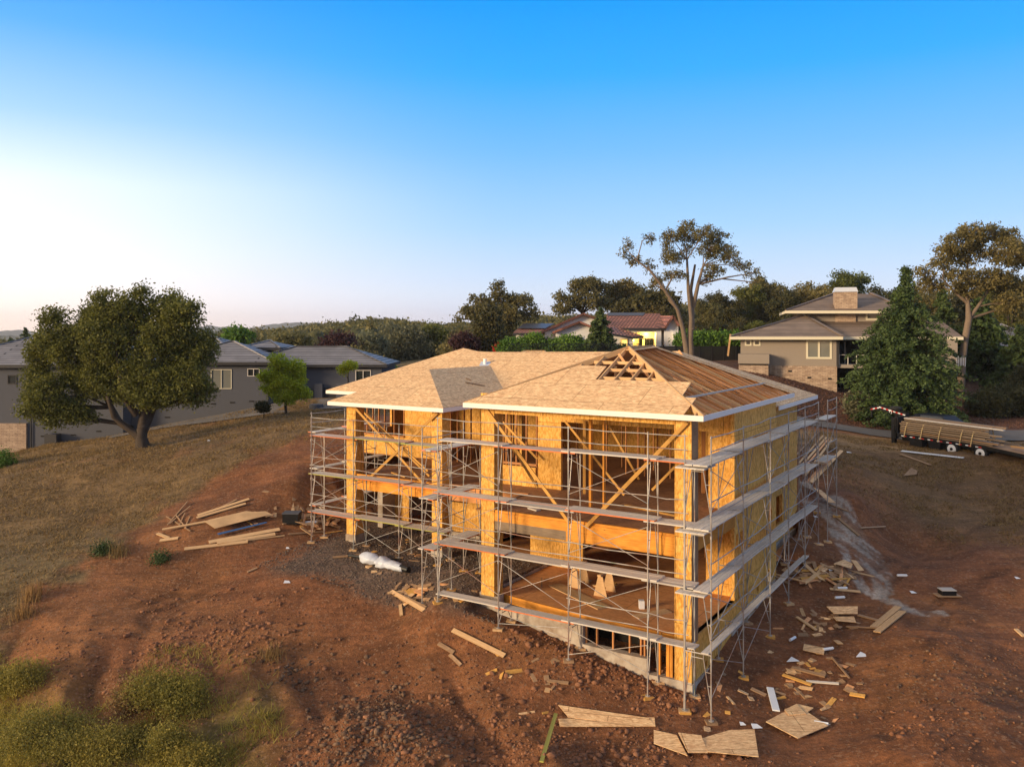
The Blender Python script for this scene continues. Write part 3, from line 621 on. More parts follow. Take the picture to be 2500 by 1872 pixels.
# open studs
def studs(b_, aa, ab, z0, z1, sp=.41, mt='stud', depth=.09):
    x = aa
    while x < ab:
        k = MB(); k.beam(H(x, b_, z0), H(x, b_, z1), .04, depth, up=tuple(V_)); k.build('stud', M[mt], HT); x += sp*rnd.choice((1, 1, 1, .5, 1.6))
studs(8.62, 18.75, 22.5, 6.5, 8.5); studs(8.62, 11.5, 15.8, DK, 8.5); studs(4.85, 8.5, 11.2, DK, 9.0, .5); studs(9.8, 1.5, 8, DK, 9.2, .61); studs(11.5, 2, 16, DK, 8.6, .81)
studs(9.5, 1.5, 10, LD, 5.1, .9); studs(8.4, 13, 17, 2.6, 5.1, .8)
for z in (6.5, 8.5):
    k = MB(); k.beam(H(18.7, 8.55, z), H(22.5, 8.55, z), .1, .08); k.build('wall_plate', M['stud'], HT)
for z in (6.4, 8.9):
    k = MB(); k.beam(H(8.45, 4.78, z), H(11.2, 4.78, z), .1, .09); k.build('wall_plate', M['stud'], HT)
k = MB(); k.hbox(8.5, 11.2, 4.74, 4.79, DK, 6.3); k.build('wall', M['osb_wall'], HT)
k = MB(); k.beam(H(22.6, 8.55, 5.5), H(22.6, 8.55, 8.6), .14, .14); k.beam(H(22.3, 8.45, 5.5), H(22.3, 8.45, 8.6), .09, .14); k.build('corner_post', M['stud'], HT)
# decks
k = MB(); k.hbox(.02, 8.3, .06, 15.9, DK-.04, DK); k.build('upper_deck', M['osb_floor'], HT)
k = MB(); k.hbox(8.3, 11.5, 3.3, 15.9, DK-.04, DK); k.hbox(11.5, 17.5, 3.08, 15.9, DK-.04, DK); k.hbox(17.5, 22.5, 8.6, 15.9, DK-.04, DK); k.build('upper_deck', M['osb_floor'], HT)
def curve(a): return .011*a*a if a < 7.6 else .62
k = MB(); n = 14
for i in range(n):
    x0, x1 = 7.85*i/n, 7.85*(i+1)/n
    k.hexa([H(x1, curve(x1)+.05, LD-.04), H(x0, curve(x0)+.05, LD-.04), H(x0, 7, LD-.04), H(x1, 7, LD-.04), H(x1, curve(x1)+.05, LD), H(x0, curve(x0)+.05, LD), H(x0, 7, LD), H(x1, 7, LD)], udir=tuple(U_))
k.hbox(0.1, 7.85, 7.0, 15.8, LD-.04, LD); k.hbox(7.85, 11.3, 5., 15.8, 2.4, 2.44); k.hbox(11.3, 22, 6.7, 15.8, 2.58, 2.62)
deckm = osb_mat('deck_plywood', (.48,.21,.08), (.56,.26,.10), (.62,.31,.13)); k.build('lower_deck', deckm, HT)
# rim beams
k = MB(); k.hbox(.56, 7.44, .04, .14, DK-.03, DK+.05); k.hbox(.56, 7.44, .02, .13, DK-.34, DK-.034); k.build('rim_beam', M['glulam'], HT, bevel=.006)
k = MB(); k.hbox(4.5, 7.44, .03, .13, DK-.66, DK-.344); k.build('header_beam', M['grey_beam'], HT, bevel=.006)
k = MB(); k.hbox(.56, 4.497, .024, .13, DK-.66, DK-.344); k.build('header_beam', M['glulam'], HT, bevel=.006)
k = MB(); k.hbox(12.6, 16.94, 3.06, 3.16, DK-.3, DK+.06); k.hbox(12.6, 16.94, 3.04, 3.14, DK-.62, DK-.304); k.build('rim_beam', M['glulam'], HT, bevel=.006)
k = MB(); k.hbox(8.0, 12.04, 3.3, 3.4, DK-.62, DK+.04); k.build('rim_beam', M['stud'], HT)
k = MB(); k.hbox(8.02, 8.12, .6, 3.3, DK-.6, DK); k.build('rim_beam', M['stud'], HT)
k = MB(); k.hbox(-.02, .06, .58, 4.4, DK-.5, DK+.03); k.build('rim_beam', M['glulam'], HT)
k = MB(); k.hbox(0, .12, .56, 4.8, 9.05, EZ-.1); k.hbox(.56, 7.44, .02, .14, 9.02, EZ-.1); k.build('header_beam', M['osb_wall'], HT)
k = MB()
for i in range(n):
    x0, x1 = 7.4*i/n, 7.4*(i+1)/n
    k.hexa([H(x1, curve(x1)-.0, LD-.28), H(x0, curve(x0)-.0, LD-.28), H(x0, curve(x0)+.05, LD-.28), H(x1, curve(x1)+.05, LD-.28), H(x1, curve(x1), LD+.006), H(x0, curve(x0), LD+.006), H(x0, curve(x0)+.05, LD+.006), H(x1, curve(x1)+.05, LD+.006)])
k.build('rim_joist', M['glulam'], HT)
for x in np.arange(.8, 7.2, .6):
    k = MB(); k.beam(H(x, .3, DK-.2), H(x, 4.7, DK-.2), .04, .3); k.build('joist', M['stud'], HT)
# concrete stem wall with stepped crawl space opening
k = MB(); zt = LD-.285
for i in range(28):
    x0, x1 = 8.2*i/28, 8.2*(i+1)/28; am = (x0+x1)/2; o0, o1 = (curve(x0)*.55-.16*min(1, x0/2), curve(x1)*.55-.16*min(1, x1/2))
    top = zt-.0 if am > 3.9 else (1.42 if am > 1.55 else .93)
    if am > 7.4: top = 2.38
    if am < .06: top = .95
    k.hexa([H(x1, o1, .0), H(x0, o0, .0), H(x0, o0+.3, .0), H(x1, o1+.3, .0), H(x1, o1, top), H(x0, o0, top), H(x0, o0+.3, top), H(x1, o1+.3, top)])
k.build('stem_wall', M['concrete'], HT); k = MB(); k.hbox(-.05, .25, -.05, 10.1, .0, .88, m=0); k.hbox(-.05, .2, 4.0, 10.1, .5, 1.3); k.hbox(-.06, .2, 7.0, 10.12, .6, 1.75); k.build('stem_wall', M['concrete'], HT); k = MB(); k.hbox(7.9, 8.2, .25, 5, .9, 2.40); k.build('stem_wall', M['concrete'], HT)
k = MB(); k.hbox(11.5, 17.7, 6.35, 6.6, 1.8, 2.62); k.build('stem_wall', M['concrete'], HT); k = MB(); k.hbox(.55, .9, 10.1, 16.4, 1.2, 2.6); k.build('stem_wall', M['concrete'], HT); k = MB(); k.hbox(17.6, 17.9, 5.6, 10, 1.8, 4.3); k.build('foundation', M['concrete'], HT)
for x in (3.75, 3.35, 2.75, 2.15, 1.75, 1.62, 1.1, .82, .70, .08):
    zb = 1.42 if x > 1.55 else .93
    k = MB(); k.beam(H(x, .12, zb-.03), H(x, .12, zt+.02), .05 if x not in (.82, .70) else .1, .1, up=tuple(V_)); k.build('stud', M['glulam'] if x < 1.2 else M['stud'], HT)
k = MB(); k.hbox(.1, 4.2, 1.4, 1.45, .3, 2.2); k.build('crawl_space_shade_sheet', M['painted_shade'], HT)  # near-black sheet standing in for the shade inside the crawl space
# posts and diagonal braces
def brace(pa, pb, bpl, w=.09, m='brace', nm='diagonal_brace', h=.045):
    n = V_; p = onplane(*pa, H(0, bpl, 5), n); q = onplane(*pb, H(0, bpl, 5), n); k = MB(); k.beam(p, q, h, w, up=tuple(V_.cross((q-p).normalized()))); k.build(nm, M[m], HT)
brace((1185,996), (1390,1276), -.03, .11); brace((1677.5,1031), (1430,1286), -.08, .12); brace((1196,1003), (1312,1190), 1.5); brace((1228,1030), (1312,1120), 4.5); brace((1380,1028), (1524,1208), 4.4); brace((1484,1035), (1560,1170), 7.); brace((1647,1140), (1592,1196), 3.2)
brace((866,994), (1040.6,1188), 2.96, .11); brace((1068,1008), (901.6,1167), 2.92, .11); brace((884.7,1003), (1048.5,1162), 4.5); brace((896,1012), (1045,1150), 5.2)
for x, b_ in ((4.85, 2.6), (4.3, 2.6)):
    k = MB(); k.beam(H(x, b_, DK), H(x, b_, 9.35), .09 if x > 4.5 else .06, .14, up=tuple(V_)); k.build('post', M['glulam'], HT)
k = MB(); k.beam(H(6.2, 4.7, DK), H(6.2, 4.7, 8.4), .1, .1); k.build('post', M['brace'], HT)
k = MB(); k.beam(H(2.2, 7.4, DK), H(2.2, 7.4, 9.2), .12, .14); k.build('post', M['stud'], HT)
# ---------------- scaffolds ----------------
LV = ['lowest', 'second', 'third', 'top']
def seg(k, p, q, r=.024): k.tube(p, q, r*.84, n=6)
def scaffold(label, frames, planks_z, topz, ground=True, rails=True, cross=(), desc='', pl_mat='plank', edges=None, skip_low=(), both=False, np_=3, nobay=()):
    """frames: list of (outer, inner) plan points; a frame tower at each, planks on every level between neighbours"""
    o0 = frames[0][0]; T = thing('scaffold', (o0.x, o0.y, g1(o0.x, o0.y)), label, 'scaffold', 'scaffold runs around the unfinished house')
    bz = []
    for fi, (o, i) in enumerate(frames):
        for lev, pz in enumerate(planks_z):
            pass
        k = MB(); zs = [g1(p.x, p.y)+.06 for p in (o, i)]; bz.append(zs)
        out = Vector((o.x, o.y, 0)); inn = Vector((i.x, i.y, 0)); d = inn-out; L = d.length; d /= L
        jog = Vector((rnd.uniform(-.015, .015), rnd.uniform(-.015, .015), 0))
        seg(k, out+up*zs[0], out+jog+up*topz, .026); seg(k, inn+up*zs[1], inn+up*(planks_z[-1]-.03), .026)
        for p, z in ((out, zs[0]), (inn, zs[1])): k.tube(p+up*(z-.01), p+up*(z+.012), .08, n=8)
        for z in planks_z:
            zt = z-.06; seg(k, out+up*zt, inn+up*zt, .024); zl = zt-.14; c1 = out+d*(L*.28); c2 = out+d*(L*.72)
            zb = max(zt-1.55, max(zs)+.05)
            if zt-max(zs) < .5: continue
            seg(k, c1+up*zl, c2+up*zl, .018); seg(k, c1+up*zt, c1+up*zl, .016); seg(k, c2+up*zt, c2+up*zl, .016)
            seg(k, c1+up*zl, out+up*zb, .018); seg(k, c2+up*zl, inn+up*zb, .018)
            for q in (.35, .62): seg(k, out+up*(zt-1.5*q), (out.lerp(c1, 1-q*.9))+up*(zt-1.5*q), .012)
            for p in (out, inn): k.tube(p+up*(zt-.2), p+up*(zt-.08), .034, n=6)
        k.build('scaffold_frame', M['steel'], T)
        for p, z in ((out, zs[0]), (inn, zs[1])):
            w = MB(); a_ = rnd.uniform(-.3, .3); e1 = Vector((math.cos(a_), math.sin(a_), 0)); w.beam(p-e1*.17+up*(z-.05), p+e1*.17+up*(z-.05), .28, .075)
            w_ = w.build('wood_block', M[rnd.choice(['pale_lumber', 'dirty_lumber', 'brace'])], bevel=.004); tag(w_, f"wood block under the {'outer' if p is out else 'inner'} pole of the {['first','second','third','fourth','fifth','sixth'][fi]} frame, {desc}", 'wood block', 'wood blocks under the scaffold poles')
    nb = len(frames)-1
    ORD = ['first', 'second', 'third', 'fourth', 'fifth', 'sixth']
    for b_ in range(nb):
        if b_ in nobay: continue
        (o, i), (o2, i2) = frames[b_], frames[b_+1]; dl = Vector((o2.x-o.x, o2.y-o.y, 0)).normalized()
        for lev, z in enumerate(planks_z):
            if rails and not (lev == 0 and z-max(bz[b_][0], bz[b_+1][0]) < 1.):
                for h in (.42, .84):
                    zz = z+h
                    if zz > topz: continue
                    k = MB(); mid_ = (o+o2)/2; sag = rnd.uniform(.0, .05); pts = [Vector((o.x, o.y, zz)), Vector((mid_.x, mid_.y, zz-sag)), Vector((o2.x, o2.y, zz+rnd.uniform(-.03, .03)))]
                    pts[0] += V_*0-dl*rnd.uniform(.02, .12); pts[2] += dl*rnd.uniform(.02, .1)
                    seg(k, pts[0], pts[1], .02); seg(k, pts[1], pts[2], .02); k.build('guard_rail', M['steel'], T)
            if (b_, lev) in cross:
                zt, zb = z-.15, max(z-1.35, max(bz[b_][0], bz[b_+1][0])+.15)
                k = MB(); seg(k, Vector((o.x, o.y, zt)), Vector((o2.x, o2.y, zb)), .014); k.build('cross_brace', M['steel'], T)
                k = MB(); seg(k, Vector((o.x, o.y, zb)), Vector((o2.x, o2.y, zt)), .014); k.build('cross_brace', M['steel'], T)
            if both:
                zt, zb = z-.15, z-1.3; k = MB(); seg(k, Vector((i.x, i.y, zt)), Vector((i2.x, i2.y, zb)), .014); k.build('cross_brace', M['steel'], T)
            if (b_, lev) in skip_low: continue
            n = np_[lev] if isinstance(np_, (list, tuple)) else np_
            across = Vector((i.x-o.x, i.y-o.y, 0)); W_ = across.length; across /= W_; ex = rnd.uniform(.12, .3); ly = .042*(b_ % 2)
            for q in range(n):
                off = across*(.16+.235*q); e1, e2 = ex+rnd.uniform(-.04, .04), ex+rnd.uniform(-.04, .04)
                k = MB(); tw = rnd.uniform(-.008, .008)
                k.beam(Vector((o.x, o.y, z+ly))+off-dl*e1+up*tw, Vector((o2.x, o2.y, z+ly))+off+dl*e2, .225, .04, m=0, mside=1)
                em = 'plank' if not edges else rnd.choice(edges)
                w_ = k.build('scaffold_plank', [M['plank'], M[em]], bevel=.003)
                pos_ = ['outermost', 'middle', 'innermost'] if n == 3 else (['outer', 'inner'] if n == 2 else ['single'])
                names = LV[-len(planks_z):] if len(planks_z) < 4 else LV
                tag(w_, f'{pos_[q]} weathered plank, {names[lev]} level, {ORD[b_]} bay of {desc}', 'plank', 'planks laid on the scaffolds')
    return T
FA = [(H(a, -.96), H(a, -.12)) for a in (-.15, 1.07, 3.87, 6.63, 9.26)]
scaffold('four level steel scaffold along the front of the tall right wing', FA, [2.36, 4.19, 6.04, 7.97], 8.86,
         cross={(1, 1), (1, 2), (2, 1), (1, 3), (3, 3), (3, 2), (3, 1), (2, 2)} - {(2, 2), (2, 1)} | {(2, 0), (1, 0), (2, 1)}, desc='right wing front scaffold', edges=['plank', 'plank', 'plank', 'orange_edge'], np_=[2, 3, 3, 3])
FS = [(H(-.965, b), H(-.12, b)) for b in (-.96, 2.26, 5.54, 8.21, 10.93, 13.46)]
scaffold('long steel scaffold with grey planks along the shaded right side of the house', FS, [2.36, 4.19, 6.04, 7.97], 8.86,
         cross={(0, 0), (1, 0), (0, 1), (2, 1), (1, 2), (0, 3), (2, 3), (3, 1), (4, 1), (3, 2), (3, 0), (4, 2), (4, 3), (1, 1)}, desc='side wall scaffold', np_=[1, 2, 3, 3], both=False)
FB = [(H(a, 2.04), H(a, 2.88)) for a in (11.54, 13.6, 16.18, 18.75)]
scaffold('steel scaffold with orange and green edged planks before the lower left wing', FB, [3.75, 5.49, 7.24], 8.1,
         cross={(0, 0), (1, 0), (2, 1), (1, 1), (0, 1), (2, 2)}, desc='left wing front scaffold', edges=['orange_edge', 'green_edge', 'orange_edge'], np_=3)
FL = [(H(19.6, b), H(18.8, b)) for b in (2.9, 5.1, 7.3)]
scaffold('short steel scaffold returning along the far left end of the house', FL, [3.9, 5.6, 7.3], 8.2, cross={(0, 0), (1, 1), (0, 2), (1, 2)}, desc='left end scaffold', edges=['orange_edge', 'plank'], np_=2)
FC = [(H(10.15, b), H(9.35, b)) for b in (-.75, 1.9)]
scaffold('short steel scaffold closing the gap between the two front wings', FC, [4.0, 5.85, 7.6], 8.4, cross={(0, 0), (0, 1), (0, 2)}, desc='gap scaffold between the wings', edges=['plank', 'orange_edge'], np_=3)
FE = [(H(-1.0, 14.9), H(-.1, 14.9)), (H(.9, 17.6), H(1.7, 17.6))]
scaffold('scaffold tower at the far rear right corner by the dirt ramp', [(H(-1.2, 14.2), H(-.3, 14.2)), (H(-1.2, 16.2), H(-.3, 16.2))], [6.1, 8.0], 8.9, cross={(0, 0), (0, 1)}, desc='rear corner scaffold tower', np_=2)
# planks and short boards lying across the corner (the pale short planks seen at the near corner)
for lev, z in ((1, 4.10), (2, 5.95), (3, 7.88)):
    for q in range(4):
        k = MB(); k.beam(H(-.05-.23*q, -1.25, z), H(-.05-.23*q, -.2, z), .22, .04); tag(k.build('scaffold_plank', M['plank'], bevel=.003), f'short grey plank end, number {q+1} from the left, {LV[lev]} level at the near corner'.replace('number 1', 'first').replace('number 2', 'second').replace('number 3', 'third').replace('number 4', 'fourth'), 'plank', 'planks laid on the scaffolds')
# ---------------- loose things on the ground ----------------
def nrm_at(x, y):
    e = .3; return Vector((g1(x-e, y)-g1(x+e, y), g1(x, y-e)-g1(x, y+e), 2*e)).normalized()
def board(x1, y1, x2, y2, w, label, m='pale_lumber', t=.04, lift=.02, name='lumber_board', cat='board', group=None):
    p, q = ray(x1, y1), ray(x2, y2); p = p+up*(lift+t/2); q = q+up*(lift+t/2)
    dz = max(0, max(g1(p.x+(q.x-p.x)*f_, p.y+(q.y-p.y)*f_)+lift+t/2-(p.z+(q.z-p.z)*f_) for f_ in (.12, .3, .5, .7, .88))); p.z += dz; q.z += dz
    k = MB(); k.beam(p, q, w, t, up=nrm_at((p.x+q.x)/2, (p.y+q.y)/2)); return tag(k.build(name, M[m], bevel=.003), label, cat, group)
def sheet(pp, label, m='osb_roof', t=.018, lift=.05, name='osb_sheet', cat='board', group=None):
    P3 = [ray(*p) for p in pp]; cn = sum(P3, Vector())/len(P3); nn_ = Vector((0, 0, 0))
    A2 = np.array([[p.x-cn.x, p.y-cn.y] for p in P3]); zz_ = np.array([p.z-cn.z for p in P3]); sl = np.linalg.lstsq(A2, zz_, rcond=None)[0]; sl = np.clip(sl, -.35, .35)
    P3 = [Vector((p.x, p.y, cn.z+sl[0]*(p.x-cn.x)+sl[1]*(p.y-cn.y)))+up*(lift+.03) for p in P3]; dz = max(0, max(g1(p.x*.85+cn.x*.15, p.y*.85+cn.y*.15)-p.z for p in P3)); P3 = [p+up*(dz*.8+.01) for p in P3]; k = MB(); k.plate(P3, t); return tag(k.build(name, M[m]), label, cat, group)
for a in ((1105,1540,1232,1603,.17,'long straight board lying alone on dirt before the right wing','pale_lumber'), (1070,1573,1108,1595,.14,'short thick board next to the long lone board','dirty_lumber'), (1098,1600,1125,1626,.12,'dark board lying crosswise over a small offcut','dirty_lumber'),
          (855,1363,875,1358,.12,'small board beside the white bundle','dirty_lumber'), (812,1363,880,1357,.16,'flat board left of the white plastic bundle','dirty_lumber'), (955,1445,1035,1492,.16,'long board leaning on the scrap heap below the white bundle','pale_lumber'), (977,1478,980,1505,.13,'short upright lying board below the scrap heap','pale_lumber'), (965,1448,1040,1485,.1,'thin board alongside the scrap heap board','dirty_lumber'),
          (1322,1868,1357,1750,.11,'greenish treated board running off the bottom edge','green_edge'), (1335,1664,1388,1670,.11,'short dark board at the foot of the crawl space','dirty_lumber'), (1386,1727,1391,1768,.11,'short board laid across two long boards near the bottom','dirty_lumber'),
          (1880,1681,1895,1737,.22,'white primed board near the bottom right scraps','white'), (1911,1649,1981,1674,.12,'bright orange board among the right hand scraps','brace'), (1933,1632,2015,1653,.14,'long dusty board above the orange board','dirty_lumber'), (1968,1665,2048,1671,.09,'grey round stake lying under a scrap','plank'), (1945,1508,1993,1540,.13,'medium board lying alone on the right slope','pale_lumber'), (2030,1607,2073,1658,.05,'thin bent stick on the right slope','dirty_lumber'),
          (2133,1534,2193,1484,.26,'upper of two parallel wide boards on the right','pale_lumber'), (2141,1547,2204,1496,.26,'lower of two parallel wide boards on the right','pale_lumber'), (2066,1532,2140,1535,.06,'thin stick pointing at the two wide boards','dirty_lumber'), (2095,1503,2150,1518,.14,'weathered board beside the stack of short planks','dirty_lumber'), (2026,1440,2100,1447,.12,'board at the right end of the large scrap pile','pale_lumber'),
          (2075,1696,2112,1702,.16,'short thick block alone on the right','brace'), (2480,1538,2500,1556,.14,'pale board at the right image edge','pale_lumber'), (2020,1235,2070,1253,.07,'thin brown pole lying above the concrete spill','dirty_lumber'), (2101,1297,2162,1293,.06,'thin stick right of the concrete spill','dirty_lumber'), (2040,1262,2098,1310,.14,'brown board beside the concrete spill','dirty_lumber'),
          (2201,1102,2352,1119,.28,'long white beam on the ground below the trailer','white'), (2199,1112,2272,1139,.2,'pale board under the long white beam','dirty_lumber'), (1980,1195,2055,1115,.2,'thick beam reaching away from the rear scaffold','pale_lumber'), (1965,1180,2030,1090,.12,'outer long board of the fan by the rear scaffold','pale_lumber'), (1950,1160,2018,1080,.12,'second long board of the fan by the rear scaffold','pale_lumber'), (1950,1140,2010,1070,.1,'third board of the fan by the rear scaffold','pale_lumber'), (1942,1115,2000,1055,.1,'last board of the fan by the rear scaffold','dirty_lumber'), (1955,1170,2022,1087,.1,'thin board inside the fan by the rear scaffold','rafter'), (1970,1190,2028,1128,.2,'short thick beam beside the long rear beam','rafter'),
          # lumber at the left
          (483,1262,608,1222,.2,'upper lumber length of the leaning group at left','pale_lumber'), (480,1268,600,1233,.18,'lower lumber length of the leaning group at left','pale_lumber'), (520,1250,578,1222,.12,'thin length behind the leaning group at left','dirty_lumber'), (396,1303,622,1262,.14,'very long thin board at left pointing left','pale_lumber'), (450,1343,605,1325,.2,'lowest wide board of the left lumber','pale_lumber'), (510,1328,683,1296,.25,'wide pale board below the stacked sheets','pale_lumber'), (530,1330,672,1308,.22,'second wide pale board below the stacked sheets','pale_lumber'), (600,1322,695,1310,.07,'thin lath below the stacked sheets','pale_lumber'), (590,1265,622,1288,.05,'yellow strip across the stacked sheets','brace'),
          (409,1287,458,1230,.07,'longest stick of the crossed sticks at far left','dirty_lumber'), (412,1285,465,1240,.06,'second stick of the crossed sticks at far left','dirty_lumber'), (406,1264,465,1300,.05,'descending stick of the crossed sticks at far left','dirty_lumber'), (430,1262,455,1294,.05,'short descending stick of the crossed sticks at far left','dirty_lumber'), (436,1290,452,1255,.05,'near vertical stick of the crossed sticks at far left','dirty_lumber'), (455,1282,464,1262,.05,'smallest stick of the crossed sticks at far left','dirty_lumber'), (384,1305,412,1316,.15,'stubby board left of the sticks','pale_lumber'), (390,1321,435,1315,.2,'flat offcut plank at the far left scraps','pale_lumber'), (604,1398,628,1388,.12,'small board alone on the left slope','dirty_lumber'),
          (690,1283,790,1262,.1,'long board entering the left scrap heap','dirty_lumber'), (705,1306,790,1300,.12,'low board under the left scrap heap','dirty_lumber'), (735,1277,785,1275,.15,'white board in the left scrap heap','white'), (780,1260,850,1243,.1,'board leaning on the left pier scraps','dirty_lumber'), (730,1265,762,1258,.22,'wide offcut beside the black box','pale_lumber')):
    board(*a)
sheet([(1363,1726),(1585,1760),(1600,1778),(1388,1758)], 'long tapered OSB strip lying before the bottom edge'); sheet([(1363,1760),(1598,1758),(1600,1778),(1367,1780)], 'lower straight OSB strip beside the tapered strip')
sheet([(1596,1785),(1652,1800),(1678,1848),(1596,1820)], 'dirt covered OSB sheet under the big sheet at the bottom', lift=.03); sheet([(1780,1792),(1842,1792),(1852,1857),(1728,1848),(1712,1812)], 'big OSB sheet with dirt on it at the bottom edge', lift=.10); sheet([(1656,1800),(1712,1808),(1728,1849),(1680,1850)], 'middle OSB piece joined to the big dirty sheet', lift=.12)
sheet([(1870,1768),(1945,1728),(2022,1778),(1948,1810)], 'diamond shaped OSB sheet among the right scraps', lift=.06); sheet([(1915,1742),(1945,1728),(1968,1752),(1926,1756)], 'smaller OSB piece on top of the diamond sheet', lift=.1); sheet([(1947,1726),(1986,1735),(1968,1749),(1945,1738)], 'OSB corner piece beside the diamond sheet', lift=.07)
sheet([(1963,1577),(2014,1587),(2011,1603),(1960,1592)], 'rectangular reddish board sheet on the right slope'); sheet([(2018,1492),(2094,1492),(2094,1510),(2036,1510)], 'topmost of the stacked short planks on the right', lift=.16); sheet([(2034,1512),(2085,1512),(2090,1526),(2042,1522)], 'lowest of the stacked short planks on the right', lift=.08)
sheet([(2036,1395),(2060,1383),(2082,1395),(2078,1408)], 'wide OSB sheet on the large scrap pile', lift=.3); sheet([(2078,1390),(2090,1392),(2110,1418),(2096,1420)], 'slanted plank on top of the large scrap pile', 'pale_lumber', lift=.4, name='lumber_board')
sheet([(1985,1205),(2005,1213),(2040,1243),(2022,1243)], 'weathered OSB strip bending down the spill', lift=.3); sheet([(1950,1190),(1978,1195),(1992,1215),(1965,1205)], 'grey stained sheet at the top of the spill', 'concrete', lift=.3)
sheet([(500,1290),(622,1260),(655,1272),(525,1305)], 'broad plywood sheet on the left lumber stack', 'pale_lumber', lift=.25); sheet([(508,1282),(600,1258),(625,1262),(520,1296)], 'rear plywood sheet on the left lumber stack', 'pale_lumber', lift=.2); sheet([(530,1309),(650,1280),(652,1283),(534,1312)], 'blue tarp edge under the left plywood sheets', 'blue', lift=.1, name='tarp', cat='tarp')
sheet([(622,1262),(648,1258),(668,1270),(650,1274)], 'small plywood square at the right end of the left stack', 'pale_lumber', lift=.2)
sheet([(2205,1165),(2225,1145),(2240,1152),(2238,1162)], 'flat brown box lid on the far dirt', 'dirty_lumber'); sheet([(1985,1150),(2010,1128),(2028,1140),(2012,1152)], 'square plywood offcut among the fan of boards', 'pale_lumber', lift=.4)
# scattered offcuts: random ones fill the areas where the photograph shows loose scraps
TONE = {'pale_lumber': 'pale', 'dirty_lumber': 'dusty brown', 'brace': 'orange', 'rafter': 'reddish', 'osb_roof': 'speckled OSB'}
def scatter(n, area, size, label, group, mats, seed, flat=.03, lift=0., white=0):
    r = random.Random(seed); where = label.split(' ', 1)[1]
    for i in range(n):
        x0, y0, x1, y1 = area; px = r.gauss((x0+x1)/2, (x1-x0)/4.2); py = r.gauss((y0+y1)/2, (y1-y0)/4.2)
        px = min(max(px, x0), x1); py = min(max(py, y0), y1)
        p = ray(px, py); a = r.uniform(0, math.pi); L = r.uniform(*size)*r.choice((.6, 1, 1, 1.5)); w = r.choice((.09, .14, .19))*r.uniform(.8, 1.2)
        d = Vector((math.cos(a), math.sin(a), 0)); n_ = nrm_at(p.x, p.y); n_ = (n_+Vector((r.uniform(-.15, .15), r.uniform(-.15, .15), 0))).normalized(); d = (d-n_*d.dot(n_)).normalized(); z = Vector((p.x, p.y, p.z+flat/2+r.uniform(0, lift)-.008))
        k = MB(); side = n_.cross(d).normalized(); m_ = r.choice(mats)
        if r.random() < .25:      # triangular or skewed cut
            q = [z-d*L/2-side*w/2, z+d*L/2-side*w/2, z+d*L*.1+side*w*.8, z-d*L*.4+side*w/2]; k.plate([v+up*.02 for v in q], .02)
        else: k.beam(z-d*L/2, z+d*L/2, w, flat*r.choice((.7, 1, 1.4)), up=n_)
        fx, fy = (px-x0)/(x1-x0), (py-y0)/(y1-y0); tri = k.f and len(k.f) == 6 and False
        pos_ = ('far ' if fy < .38 else ('near ' if fy > .62 else 'middle '))+('left' if fx < .33 else ('right' if fx > .67 else 'centre'))
        size_ = 'long' if L > size[0]+.65*(size[1]-size[0]) else ('short' if L < size[0]+.25*(size[1]-size[0]) else 'medium')
        tag(k.build('wood_offcut', M[m_]), f"{size_} {TONE[m_]} offcut, {pos_} of the {group}", 'offcut', group)
WM = ['pale_lumber', 'dirty_lumber', 'dirty_lumber', 'brace', 'rafter', 'osb_roof', 'dirty_lumber']
scatter(30, (960,1420,1060,1475), (.2,.7), 'cut wood scrap in the heap below the white bundle', 'scraps below the white bundle', WM, 1, lift=.1)
scatter(14, (1055,1425,1200,1475), (.2,.5), 'wood scrap on grey gravel beside the right wing', 'scraps on the gravel by the right wing', WM, 2)
scatter(28, (870,1300,1065,1400), (.15,.5), 'wood scrap on grey gravel before the left wing', 'scraps before the left wing', WM, 3)
scatter(30, (700,1245,850,1310), (.25,.9), 'wood scrap in the heap left of the leftmost column', 'scraps left of the leftmost column', WM, 4, lift=.25)
scatter(48, (1890,1375,2120,1445), (.3,1.2), 'wood scrap in the large pile beside the side wall', 'scraps of the side wall pile', WM, 5, lift=.14)
scatter(46, (1830,1560,2120,1760), (.15,.5), 'small wood offcut lying on dirt near the right corner', 'offcuts on the dirt near the right corner', WM, 6)
scatter(26, (1900,1480,2110,1560), (.15,.4), 'small wood offcut on the dirt below the side wall pile', 'offcuts below the side wall pile', WM, 7)
scatter(14, (1120,1560,1480,1740), (.15,.45), 'small wood offcut on bare dirt before the crawl space', 'offcuts before the crawl space', WM, 8)
scatter(16, (520,1180,900,1360), (.12,.35), 'tiny wood offcut on the left slope', 'offcuts on the left slope', WM, 9)
scatter(10, (1700,1600,1900,1780), (.12,.3), 'small offcut by the near corner of the house', 'offcuts by the near corner', WM, 10)
r = random.Random(5)
for i, (px, py) in enumerate(((2056,1439),(2050,1462),(2068,1490),(2052,1492),(1935,1563),(2022,1588),(2005,1770),(2202,1408))):
    p = ray(px, py)+up*.07; a = r.uniform(-.4, .4)+(.6 if i in (4,) else 0); d = Vector((math.cos(a), math.sin(a), 0))*.2; k = MB(); k.tube(p-d, p+d, .05, n=10); b_ = k.build('sealant_tube', M['white']); k = MB(); k.tube(p+d*1.0, p+d*1.25, .015, n=6); k.build('nozzle', M['plank'], b_); 
    tag(b_, ['white tube beside the large scrap pile', 'white tube just below the large scrap pile', 'right one of two white tubes above the stacked planks', 'left one of two white tubes above the stacked planks', 'white tube among the offcuts by the side wall', 'white tube touching the reddish sheet', 'white tube on the diamond shaped sheet', 'white tube alone right of the concrete spill'][i], 'tube', 'used sealant tubes')
